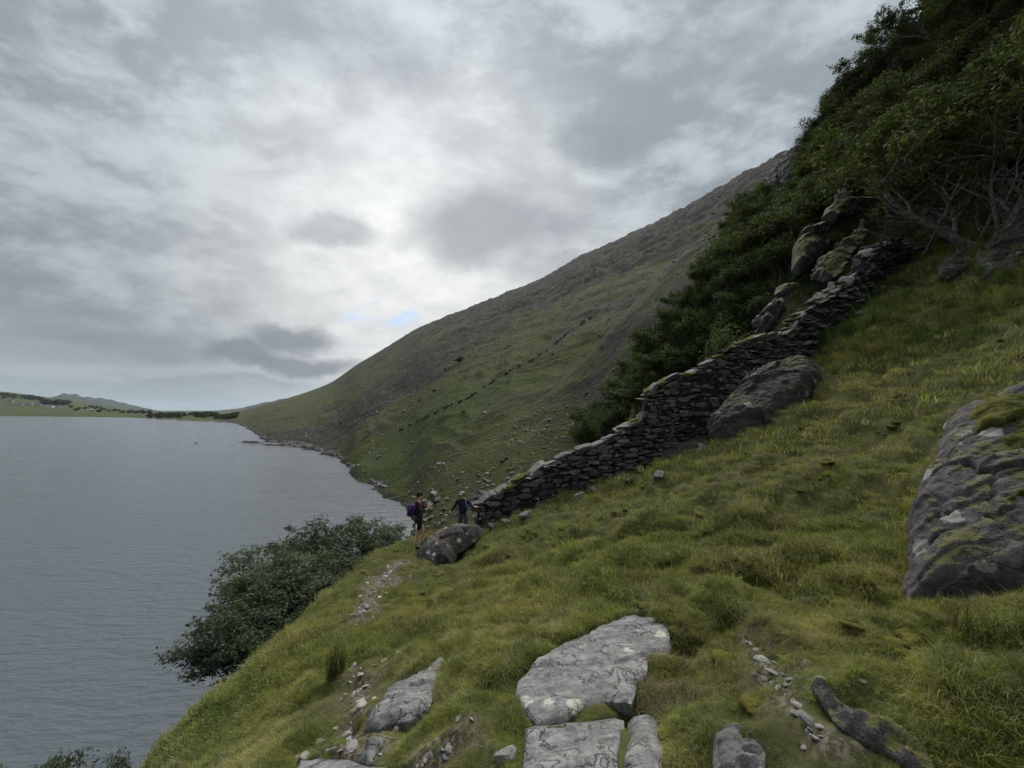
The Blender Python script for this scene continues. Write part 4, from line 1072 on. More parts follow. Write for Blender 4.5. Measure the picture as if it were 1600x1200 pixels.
BIG = [Kind(5, 9, 3, .58, 17000, .52, .135, M_LEAF, M_BARK, 3, .16, (-.5, -.2, 0)), Kind(6, 9, 2, .62, 17000, .52, .135, M_LEAF, M_BARK, 3, .17, (-.3, -.3, 0))]
OAK = [Kind(11 + i, 5, 3, .50, 9500, .55, .135, M_LEAF, M_BARKD, 3, .09, (-.08, 0, 0), .5, .85, first=.12) for i in range(3)]
BIRCH = [Kind(21 + i, 4, 4, .45, 8000, .42, .115, M_LEAF2, M_BARK, 3, .06, (-.03, 0, 0), .7, .9, first=.08) for i in range(3)]
BUSH = [Kind(31 + i, 2.2, 5, .6, 5000, .36, .10, M_LEAF2, M_BARKD, 2, .035, first=.1) for i in range(2)]
WILL = [Kind(41 + i, 4, 5, .66, 24000, .42, .080, M_WILLOW, M_BARKD, 3, .07, (-.45, -.1, 0), .2, .6, 2.0, .15) for i in range(3)]
def plant(kind, x, y, h, name, label, cat='tree', group=None, rz=0.0, sink=.15, sx=1.0, tilt=0.0, z=None):
    zz = float(height(x, y)) - sink if z is None else z
    e = empty(name, (x, y, zz), rz); k = h / kind.H; e.scale = (k * sx, k * sx, k); e.rotation_euler = (0, tilt, rz)
    tag(e, label, cat, group)
    link('trunk', kind.trunk, None, e); link('crown', kind.crown, None, e)
    return e
# the twisted trees at the right edge
def plant_top(kind, px, py, Y, name, label, **kw):
    """rooted on the ground at distance Y, tall enough for its top to stand at py"""
    p = P(px, py, Y); h = float(p[2]) - float(height(p[0], p[1])) + .1
    print('plant_top', label[:20], round(h, 2)); return plant(kind, p[0], p[1], max(h, .6), name, label, sx=kw.pop('sx', 1.0) * kw.pop('w', 1.0), **kw)
def plant_px(kind, px, Y, h, **kw):
    # column px at distance Y, standing on the ground
    x = (px - 800) / F * Y / (CP - 0.3 * SP) ; return plant(kind, x, Y, h, **kw)
for px, py, Yd, h, k, rz, sx, lb in [
    (1545, 400, 17.5, 9.0, 0, 0.2, 1.15, 'tallest oak with pale bare limbs, rooted on the dark crag at the right edge'),
    (1610, 380, 18.5, 9.5, 1, 2.4, 1.2, 'dense oak cut off by the right edge of the photo beside the dark crag'),
    (1470, 330, 22.5, 8.0, 1, 0.6, 1.2, 'spreading oak whose low branches hang over the top end of the wall'),
    (1395, 330, 26.0, 7.0, 0, 1.0, 1.25, 'oak standing just left above the ruined top end of the wall')]:
    a = (px - 800) / F; x = P(px, py, Yd)[0]
    plant(BIG[k], x, Yd, h, 'oak_tree', lb, rz=rz, sx=sx)
DEADM = Kind(8, 9, 2, .5, 10, .5, .1, M_LEAF, M_BARK, 2, .14, (-.3, -.2, 0)).trunk
for px, Yd, h, k, lb in [(1350, 55, 7.0, 1, 'round topped oak standing out on the skyline left of the tallest wood'), (1405, 50, 9.0, 0, 'tall oak whose crown rises highest against the sky'), (1455, 46, 10.0, 1, 'tall oak at the top edge of the photo right of the highest crown'), (1312, 62, 4.5, 0, 'small thin oak on the skyline above the pale crag')]:
    plant(BIG[k], P(px, 150, Yd)[0], Yd, h, 'oak_tree', lb, rz=k * 1.3 + px, sx=1.1)
for px, Yd, h, rz, lb in [(1500, 18.5, 5.2, .3, 'bare pale branched dead tree in front of the dark oak crowns'), (1425, 21.5, 4.0, 1.7, 'smaller dead tree with pale twigs reaching over the top of the wall'), (1575, 16.5, 5.0, 3.9, 'dead pale stems beside the tallest oak at the right edge')]:
    x = P(px, 380, Yd)[0]; e = empty('dead_tree', (x, Yd, float(height(x, Yd)) - .2), rz); e.scale = (h / 9 * 1.2, h / 9 * 1.2, h / 9); tag(e, lb, 'dead tree'); link('trunk', DEADM, None, e)
R4 = random.Random(17)
placed = []
def wood(poly, n, kinds, hrange, name, label, group, sp=.55, y0=16, ymax=150, sx=1.1, cat='tree'):
    xs = [p[0] for p in poly]; ys = [p[1] for p in poly]; c = 0; tries = 0
    while c < n and tries < n * 30:
        tries += 1
        px = R4.uniform(min(xs), max(xs)); py = R4.uniform(min(ys), max(ys))
        ins = False
        for i in range(len(poly)):
            q0, q1 = poly[i], poly[(i + 1) % len(poly)]
            if (q0[1] > py) != (q1[1] > py) and px < (q1[0] - q0[0]) * (py - q0[1]) / (q1[1] - q0[1]) + q0[0]: ins = not ins
        if not ins or (1180 < px < 1266 and py < 345): continue
        q = hit(px, py, y0)
        if q is None or q[1] > ymax: continue
        h = R4.uniform(*hrange) * (1 + (q[1] - 25) / 160)
        if any(math.hypot(q[0] - a, q[1] - b) < sp * (h + hh) / 2 for a, b, hh in placed): continue
        if wall_d(q[0], q[1]) < 1.3: continue
        placed.append((q[0], q[1], h)); c += 1
        plant(R4.choice(kinds), q[0], q[1], h, name, label, cat, group, R4.uniform(-1.2, 1.2), sx=sx * R4.uniform(.9, 1.2))
    print(name, c, 'of', n)
def wall_d(x, y):
    return float(np.min(np.hypot(FOOT_WALL[:, 0] - x, FOOT_WALL[:, 1] - y)))
# the wooded upper slope
wood([(1255, 262), (1300, 195), (1335, 165), (1400, 110), (1460, 45), (1560, -60), (1700, -60), (1700, 300), (1500, 300), (1430, 300), (1370, 310), (1300, 300)], 70, OAK, (3.0, 6.8), 'oak_tree', 'dark leafy tree in the dense wood high on the steep slope at the right', 'trees of the high wood', .5, 20, 120)
wood([(905, 680), (965, 618), (1015, 560), (1070, 495), (1115, 440), (1130, 440), (1180, 480), (1120, 560), (1010, 592), (985, 650)], 48, BIRCH + BUSH[:1], (2.4, 4.0), 'birch_tree', 'mid green young tree on the left hand slope of the gully below the mountain', 'trees along the left of the gully', .55, 18, 120)
# the wooded gully behind the wall
wood([(1150, 385), (1170, 340), (1195, 310), (1255, 275), (1300, 320), (1290, 360), (1240, 365), (1230, 430), (1180, 480), (1120, 440)], 36, OAK + BIRCH, (3.2, 5.0), 'birch_tree', 'young tree in the dark upper gully wood between the mountain and the square boulder', 'trees of the upper gully wood', .42, 20, 130)
wood([(1010, 590), (1040, 545), (1075, 480), (1115, 430), (1180, 480), (1175, 520), (1120, 560), (1085, 590)], 30, BIRCH + BUSH[:1], (2.2, 3.8), 'birch_tree', 'light green young tree in the gully just behind the highest part of the lower wall', 'trees behind the wall', .42, 16, 90)
wood([(868, 722), (885, 690), (920, 665), (955, 635), (985, 600), (1015, 580), (1010, 640), (975, 668), (930, 700), (900, 712)], 34, BIRCH + BUSH, (2.2, 3.4), 'birch_tree', 'bushy green tree crowded low behind the lower wall', 'low trees behind the lower wall', .40, 16, 60)
wood([(1080, 480), (1110, 420), (1150, 350), (1180, 305), (1195, 305), (1150, 400), (1110, 450)], 14, BUSH, (1.4, 2.4), 'bush', 'scrubby bush at the upper edge of the gully wood', 'scrub at the edge of the wood', .5, 20, 150, cat='bush')
wood([(1262, 246), (1275, 226), (1300, 190), (1330, 165), (1340, 200), (1290, 250), (1266, 262)], 20, BUSH, (1.8, 3.0), 'bush', 'low bush on the skyline between the pale crag and the tall trees', 'bushes on the skyline', .4, 30, 150, cat='bush')
plant_top(BIRCH[0], 1128, 485, 17.4, 'birch_tree', 'slender birch with a bare white forked trunk standing directly behind the mossy wall top', rz=.5, w=.55)
plant_top(BUSH[0], 1001, 630, 16.0, 'bush', 'small bright green bush leaning against the step in the wall top', cat='bush', w=.5)
plant(BUSH[1], *P(1308, 352, 24.5)[:2], 1.8, 'bush', 'leafy bush growing below the pointed grey rock', 'bush', rz=1.0)
plant(BUSH[0], *P(718, 630, 205)[:2], 3.2, 'bush', 'single round bush beside the distant wall on the mountainside', 'bush')
# the windswept willows on the bank above the lake
for px, py, Yd, h, k, rz, lb in [
    (590, 897, 17.5, 2.6, 1, 0.4, 'windswept willow furthest along the row above the lake, nearest the hikers'),
    (560, 930, 15.2, 3.2, 2, -.2, 'broad windswept willow in the middle of the row above the lake'),
    (510, 980, 13.4, 3.2, 0, 0.5, 'windswept willow with the furthest outreaching crown over the lake'),
    (478, 1030, 11.8, 2.7, 1, -.3, 'windswept willow last but one at the near end of the row above the lake'),
    (438, 1078, 10.4, 2.1, 2, .8, 'lowest and nearest windswept willow of the row above the lake')]:
    x, y = P(px, py, Yd)[:2]
    plant(WILL[k], x, y, h, 'willow_tree', lb, rz=rz, sx=1.15)
for px, py, Yd, h, k, lb in [(100, 1146, 11.0, 2.3, 1, 'willow whose top just shows at the bottom left of the photo'), (-15, 1165, 11.5, 2.6, 2, 'willow top cut off by the bottom left corner of the photo'), (165, 1188, 10.5, 2.2, 0, 'small willow top right of the other one at the bottom left')]:
    plant_top(WILL[k], px, py, Yd, 'willow_tree', lb, rz=k, w=.62)

# ------------------------------------------------------------ grass
def grass_material(name, g0, g1, dry, sc=1.0):
    m, nt, out = material(name)
    geo = nd(nt, 'ShaderNodeNewGeometry'); pos = geo.outputs['Position']; isl = geo.outputs['Random Per Island']
    oi = nd(nt, 'ShaderNodeObjectInfo').outputs['Random']
    n1 = noise(nt, pos, .55 * sc, 4, .6, .4); n2 = noise(nt, pos, 2.1 * sc, 4, .65, .3); n3 = noise(nt, pos, .16, 3, .5)
    col = mixc(nt, sstep(nt, n2, .38, .62), g0, g1)
    col = mixc(nt, sstep(nt, n3, .40, .58, 0, .6), col, (.095, .165, .030))
    yel = mixc(nt, isl, (.32, .29, .065), (.38, .32, .12))
    col = mixc(nt, sstep(nt, fmath(nt, 'ADD', fmath(nt, 'MULTIPLY', n1, .7), fmath(nt, 'MULTIPLY', n2, .3)), .48, .62, 0, .55), col, yel)
    brn = mixc(nt, isl, (.120, .085, .034), (.26, .19, .080))
    n4 = noise(nt, mapping(nt, pos, loc=(7, 3, 1)), .9 * sc, 5, .65, .5)
    col = mixc(nt, sstep(nt, n4, .54, .66, 0, .42), col, brn)
    col = mixc(nt, sstep(nt, isl, .76, .82, 0, .85), col, dry)
    k = lin(nt, oi, 0, 1, .55, 1.40)
    col = mixc(nt, 1.0, col, nd(nt, 'ShaderNodeCombineColor', {0: k, 1: k, 2: k}).outputs[0], 'MULTIPLY')
    b = nd(nt, 'ShaderNodeBsdfPrincipled', {'Base Color': col, 'Roughness': .7, 'Specular IOR Level': .2})
    tr = nd(nt, 'ShaderNodeBsdfTranslucent', {'Color': col})
    mx = nd(nt, 'ShaderNodeMixShader', {0: .35, 1: b.outputs[0], 2: tr.outputs[0]})
    nt.links.new(mx.outputs[0], out.inputs[0]); return m
M_GRASS = grass_material('turf_grass', (.120, .160, .026), (.235, .260, .045), (.36, .33, .19))
M_LUSH = grass_material('lush_grass', (.045, .080, .014), (.080, .115, .022), (.20, .19, .09), .6)
M_STRAW = grass_material('straw', (.13, .13, .05), (.22, .20, .10), (.36, .33, .22))
def tuft_mesh(name, seed, nb, h, w, rad_, mat, bend=.55, bias=(-.35, -.25), hv=.5, seg=3, flop=.0):
    r = random.Random(seed); V = []; Fs = []
    for i in range(nb):
        a = r.uniform(0, 6.28); q = rad_ * math.sqrt(r.random()); x = q * math.cos(a); y = q * math.sin(a)
        d = r.uniform(0, 6.28); bx = math.cos(d) * bend * r.uniform(.2, 1.3) + bias[0] * r.uniform(.3, 1.4); by = math.sin(d) * bend * r.uniform(.2, 1.3) + bias[1] * r.uniform(.3, 1.4)
        L = h * r.uniform(1 - hv, 1 + hv * .6); wd = w * r.uniform(.7, 1.2); sd = r.uniform(0, 3.14); wx = math.cos(sd) * wd / 2; wy = math.sin(sd) * wd / 2
        n0 = len(V)
        for k in range(seg + 1):
            t = k / seg; px = x + bx * L * t * t; py = y + by * L * t * t; pz = L * (t - .35 * t * t * (bx * bx + by * by + flop)) - .015
            if k < seg: f = 1 - .5 * t; V += [(px - wx * f, py - wy * f, pz), (px + wx * f, py + wy * f, pz)]
            else: V.append((px, py, pz))
        for k in range(seg - 1): Fs.append((n0 + 2 * k, n0 + 2 * k + 1, n0 + 2 * k + 3, n0 + 2 * k + 2))
        Fs.append((n0 + 2 * seg - 2, n0 + 2 * seg - 1, n0 + 2 * seg))
    me = bpy.data.meshes.new(name); me.from_pydata(V, [], Fs); me.materials.append(mat); return me
def inside_any(x, y, polys, grow=0.0):
    res = np.zeros(x.shape, bool)
    for L in polys:
        ins = np.zeros(x.shape, bool); d = np.full(x.shape, 9.0)
        for i in range(len(L)):
            q0, q1 = L[i], L[(i + 1) % len(L)]
            ins ^= ((q0[1] > y) != (q1[1] > y)) & (x < (q1[0] - q0[0]) * (y - q0[1]) / (q1[1] - q0[1] + 1e-12) + q0[0])
            dd, _ = seg_d(x, y, tuple(q0), tuple(q1)); d = np.minimum(d, dd)
        res |= (ins & (d > grow)) | (~ins & (d < -grow))
    return res
def grass():
    R_ = np.random.RandomState(12)
    n = 130000
    # as many tufts per metre as the eye can use: dense close by, thinning out with distance
    u = R_.rand(n); r = np.exp(math.log(1.0) + u * (math.log(40) - math.log(1.0)))
    r = np.where(R_.rand(n) < .45, R_.uniform(1.0, 8.5, n), r)
    ph = R_.uniform(-1.08, 1.08, n)
    x = r * np.sin(ph); y = r * np.cos(ph)
    z = height(x, y)
    ok = (z > WATER + 1.5)
    pd = path_d(x, y); ok &= (pd + fbm(x / .3, y / .3, 4, 2) * .3 > R_.uniform(-.12, .12, n))
    ok &= ~inside_any(x, y, [np.array([hit(*q)[:2] for q in fp]) for fp in GROUND_ROCKS], -.012)
    wd_ = np.full(n, 9.0)
    for i in range(0, len(FOOT_WALL) - 20, 20):
        dd, _ = seg_d(x, y, tuple(FOOT_WALL[i]), tuple(FOOT_WALL[i + 20])); wd_ = np.minimum(wd_, dd)
    ok &= wd_ > .30
    x, y, z, r = x[ok], y[ok], z[ok], r[ok]; n = len(x)
    lump = fbm(x / .9, y / .9, 33, 3)
    s = .84 * (.65 + .6 * R_.rand(n)) * (1 + .6 * np.clip(lump, -.6, .8)) * (1 + .55 * np.clip(fbm(x / .33, y / .33, 35, 2), -.7, .8)) * np.clip(1 + (r - 12) / 40, 1, 1.6)
    s *= .48 + .52 * ss(r, 1.8, 3.8)
    s *= 1 - .45 * (1 - ss(path_d(x, y), .0, .5))
    trod = np.exp(-(((x + 2.0) / 1.6) ** 2)) * ss(y, 2, 4)
    s *= 1 - .25 * trod
    long_ = ss(x, 9.5, 13) * ss(y, 9, 13)                   # the steep shaded slope below the crag carries long lush grass
    var = np.where(r < 5.2, 0, np.where(r < 12, 6, 12)) + R_.randint(0, 6, n)
    straw = (fbm(x / .8, y / .8, 55, 3) + R_.normal(0, .20, n)) > .34
    var = np.where(straw, np.where(r < 5.2, 18, np.where(r < 12, 19, 20)), var)
    lg = (long_ * R_.rand(n) > .35); var = np.where(lg & ~straw, 21 + R_.randint(0, 2, n), var)
    sc = np.stack([s, s, s * (1 + .25 * R_.rand(n))], 1)
    rot = np.stack([R_.normal(0, .12, n), R_.normal(0, .12, n), R_.normal(0, .7, n)], 1)
    kinds = []
    for i in range(6): kinds.append(tuft_mesh('tuft', 300 + i, 60, .048 + .009 * i, .0040, .085, M_GRASS, .8, hv=.6, flop=.25))
    for i in range(6): kinds.append(tuft_mesh('tuft', 310 + i, 42, .062 + .011 * i, .0085, .16, M_GRASS, .8, hv=.6, seg=2, flop=.2))
    for i in range(6): kinds.append(tuft_mesh('tuft', 320 + i, 36, .085 + .014 * i, .017, .26, M_GRASS, .7, hv=.55, seg=2))
    kinds.append(tuft_mesh('tuft', 330, 30, .10, .0035, .09, M_STRAW, 1.1, hv=.6, flop=.4))
    kinds.append(tuft_mesh('tuft', 331, 24, .11, .007, .15, M_STRAW, 1.1, hv=.6, seg=2, flop=.4))
    kinds.append(tuft_mesh('tuft', 332, 22, .13, .014, .25, M_STRAW, 1.1, hv=.6, seg=2, flop=.4))
    kinds.append(tuft_mesh('tuft', 333, 32, .30, .016, .22, M_LUSH, .4, bias=(-.9, -.5), hv=.4))
    kinds.append(tuft_mesh('tuft', 334, 32, .36, .016, .22, M_LUSH, .4, bias=(-1.1, -.3), hv=.4))
    o = scatter('grass', np.stack([x, y, z - .01], 1), sc, rot, var, kinds)
    print('tufts', n)
    # moss cushions swelling out of the turf
    m = 3000; r = R_.uniform(1.8, 16, m) ; ph = R_.uniform(-.35, 1.05, m); x = r * np.sin(ph); y = r * np.cos(ph)
    k = (fbm(x / 1.1, y / 1.1, 70, 3) > .16) & (path_d(x, y) > .1) & ~inside_any(x, y, [np.array([hit(*q)[:2] for q in fp]) for fp in GROUND_ROCKS])
    x, y = x[k], y[k]; z = height(x, y); m = len(x)
    def cushion(seed):
        bm = bmesh.new(); bmesh.ops.create_icosphere(bm, subdivisions=3, radius=1); r2 = random.Random(seed)
        for v in bm.verts:
            v.co *= 1 + .16 * math.sin(v.co.x * 4 + seed) * math.cos(v.co.y * 5 + seed) + r2.uniform(-.07, .07); v.co.z *= .5
        me = bpy.data.meshes.new('moss_cushion'); bm.to_mesh(me); bm.free(); me.materials.append(M_MOSS2); me.polygons.foreach_set('use_smooth', np.ones(len(me.polygons), bool)); return me
    S = R_.uniform(.03, .085, m)
    scatter('moss', np.stack([x, y, z + .005], 1), np.stack([S * 1.3, S, S * R_.uniform(.7, 1.3, m)], 1), np.stack([R_.normal(0, .1, m), R_.normal(0, .1, m), R_.uniform(0, 6.28, m)], 1), R_.randint(0, 3, m), [cushion(i) for i in range(3)])
def pebbles():
    R_ = np.random.RandomState(44); X = []; Y = []
    for pl, w in PATHS:
        for i in range(len(pl) - 1):
            m = int(np.hypot(*(pl[i + 1] - pl[i])) * (60 if w > .05 else 40)); t = R_.rand(m)
            X.append(pl[i][0] + (pl[i + 1][0] - pl[i][0]) * t + R_.normal(0, w * .9, m)); Y.append(pl[i][1] + (pl[i + 1][1] - pl[i][1]) * t + R_.normal(0, w * .9, m))
    for c, w in BARES:
        m = int(w * 90); X.append(c[0] + R_.normal(0, w * .8, m)); Y.append(c[1] + R_.normal(0, w * .8, m))
    X = np.concatenate(X); Y = np.concatenate(Y); Z = height(X, Y); n = len(X); S = np.exp(R_.normal(math.log(.011), .55, n))
    low = [stone_mesh('pebble', 170 + i, .6, 1, 6) for i in range(4)]
    for me in low: me.materials.append(M_STONE)
    scatter('pebbles', np.stack([X, Y, Z + S * .3], 1), np.stack([S * 1.3, S, S * .7], 1), R_.uniform(-.5, 6, (n, 3)) * np.array([.1, .1, 1]), R_.randint(0, 4, n), low)
pebbles()
M_MOSS2 = moss_material('turf_moss', (.060, .066, .016), (.120, .110, .026), (.20, .16, .06))
grass()

# rushes and taller single plants
def rush(name, px, py, h, nb, label, mat=None, rad_=.10, bias=(.05, 0), bend=.25):
    q = hit(px, py); o = link(name, tuft_mesh(name, int(px), nb, h, .006, rad_, mat or M_RUSH, bend, bias, .35, 4), None, None, tuple(q)); tag(o, label, 'rush'); return o
M_RUSH = grass_material('rush_green', (.040, .060, .018), (.075, .095, .030), (.20, .16, .07), 1.0)
rush('rush_tuft', 524, 1058, .34, 150, 'tall dark rush tuft standing in the grass left of the path')
rush('rush_tuft', 560, 1140, .16, 30, 'small sparse rush tuft between the path and the long tilted slab', rad_=.04)
rush('rush_tuft', 1520, 985, .24, 90, 'spiky green grass tuft in the hollow under the huge right hand rock face', bend=.7, rad_=.12)
rush('rush_tuft', 940, 772, .5, 60, 'rush tuft at the foot of the wall with long arching blades', bend=.6, rad_=.2)

# ------------------------------------------------------------ people
def plain(name, c, rough=.8, spec=.2, c2=None, scale=30):
    return flat_material(name, c, c2 or tuple(v * 1.35 for v in c), scale, rough, spec, .25, .01)
M_SKIN = plain('skin', (.42, .24, .17), .55, .3); M_NAVY = plain('navy_cloth', (.012, .015, .028)); M_BLACK = plain('black_cloth', (.010, .010, .012))
M_PURPLE = plain('purple_cloth', (.050, .028, .12)); M_RED = plain('red_strap', (.26, .035, .06)); M_WHITE = plain('white_stripe', (.62, .62, .62)); M_HAIR = plain('dark_hair', (.012, .010, .009))
M_SOCK = plain('grey_sock', (.24, .25, .27)); M_JEAN = plain('blue_grey_trousers', (.055, .070, .105)); M_CAP = plain('pale_cap', (.20, .20, .19)); M_BLUE = plain('blue_strap', (.12, .18, .33)); M_PHONE = plain('dark_phone', (.01, .01, .012), .3, .5)
M_METAL = plain('pole_metal', (.16, .16, .16), .4, .5)
def skin_mesh(name, nodes, edges, mat, parent, sub=2, root=0):
    """nodes: {key: (x, y, z, rx, ry)}"""
    keys = list(nodes); me = bpy.data.meshes.new(name)
    me.from_pydata([nodes[k][:3] for k in keys], [(keys.index(a), keys.index(b)) for a, b in edges], [])
    o = link(name, me, None, parent)
    sk = o.modifiers.new('skin', 'SKIN'); sk.use_smooth_shade = True
    for i, k in enumerate(keys):
        v = me.skin_vertices[0].data[i]; n = nodes[k]; v.radius = (n[3], n[4] if len(n) > 4 else n[3]); v.use_root = (i == root)
    ss_ = o.modifiers.new('smooth', 'SUBSURF'); ss_.levels = sub; ss_.render_levels = sub
    bpy.context.view_layer.update()
    dg = bpy.context.evaluated_depsgraph_get(); ev = o.evaluated_get(dg); m2 = bpy.data.meshes.new_from_object(ev)
    o.modifiers.clear(); o.data = m2; m2.materials.clear(); m2.materials.append(mat)
    m2.polygons.foreach_set('use_smooth', np.ones(len(m2.polygons), bool)); return o
def arm_nodes(N, E, p, sh, el, wr, hand_dir, thumb_dir, r=(.050, .040, .028), palm_r=.028, curl=Vector((0, 0, -.3))):
    """adds an arm with a palm and five fingers to the node set"""
    N[p + 'sh'] = (*sh, r[0]); N[p + 'el'] = (*el, r[1]); N[p + 'wr'] = (*wr, r[2]); E += [(p + 'sh', p + 'el'), (p + 'el', p + 'wr')]
    hd = Vector(hand_dir).normalized(); td = Vector(thumb_dir).normalized(); side = td
    pm = Vector(wr) + hd * .06; N[p + 'pm'] = (*pm, palm_r, palm_r * .8); E.append((p + 'wr', p + 'pm'))
    for i, (o_, L) in enumerate([(-.030, .058), (-.010, .068), (.010, .072), (.030, .065)]):
        b = Vector(wr) + hd * .088 + side * o_; m = b + (hd + curl * .4).normalized() * L * .5; t = m + (hd + curl).normalized() * L * .5
        N[p + 'f%da' % i] = (*b, .0105); N[p + 'f%db' % i] = (*m, .0095); N[p + 'f%dc' % i] = (*t, .008)
        E += [(p + 'pm', p + 'f%da' % i), (p + 'f%da' % i, p + 'f%db' % i), (p + 'f%db' % i, p + 'f%dc' % i)]
    a = Vector(wr) + hd * .035 + td * .034; b = a + (td + hd).normalized() * .045
    N[p + 'ta'] = (*a, .013); N[p + 'tb'] = (*b, .010); E += [(p + 'wr', p + 'ta'), (p + 'ta', p + 'tb')]
def head(N, E, c, fwd, neck):
    """egg shaped head on a neck; fwd = where the face looks"""
    c = Vector(c); f = Vector(fwd).normalized(); up = Vector((0, 0, 1))
    N['neck'] = (*neck, .054); N['jaw'] = (*(c - up * .075 + f * .022), .058, .062); N['mid'] = (*(c + f * .002), .076, .084); N['crown'] = (*(c + up * .065 - f * .012), .066, .072)
    N['nose'] = (*(c - up * .018 + f * .098), .011); N['noseb'] = (*(c + up * .012 + f * .080), .010)
    E += [('neck', 'jaw'), ('jaw', 'mid'), ('mid', 'crown'), ('mid', 'noseb'), ('noseb', 'nose')]
def ball(name, mat, parent, loc, sc, rot=(0, 0, 0), sub=2):
    bm = bmesh.new(); bmesh.ops.create_icosphere(bm, subdivisions=sub, radius=1); me = bpy.data.meshes.new(name); bm.to_mesh(me); bm.free()
    me.polygons.foreach_set('use_smooth', np.ones(len(me.polygons), bool)); o = link(name, me, mat, parent, loc, rot); o.scale = sc; return o
def rbox(name, mat, parent, loc, size, rot=(0, 0, 0), bev=.2, seg=2):
    bm = bmesh.new(); bmesh.ops.create_cube(bm, size=1)
    for v in bm.verts: v.co = Vector((v.co.x * size[0], v.co.y * size[1], v.co.z * size[2]))
    bmesh.ops.bevel(bm, geom=bm.edges[:], offset=min(size) * bev, segments=seg, affect='EDGES'); me = bpy.data.meshes.new(name); bm.to_mesh(me); bm.free()
    me.polygons.foreach_set('use_smooth', np.ones(len(me.polygons), bool)); return link(name, me, mat, parent, loc, rot)
def face(parent, c, fwd):
    c = Vector(c); f = Vector(fwd).normalized(); s = Vector((f.y, -f.x, 0)); up = Vector((0, 0, 1)); rz = math.atan2(f.y, f.x)
    for k in (-1, 1):
        ball('eye', M_HAIR, parent, c + f * .079 + s * .030 * k + up * .016, (.008, .013, .007), (0, 0, rz))
        ball('ear', M_SKIN, parent, c + s * .080 * k - f * .008, (.022, .010, .032), (0, 0, rz))
    ball('mouth', M_RED if False else M_SKINR, parent, c + f * .083 - up * .055, (.006, .024, .006), (0, 0, rz))
M_SKINR = plain('lips', (.30, .11, .09), .5)

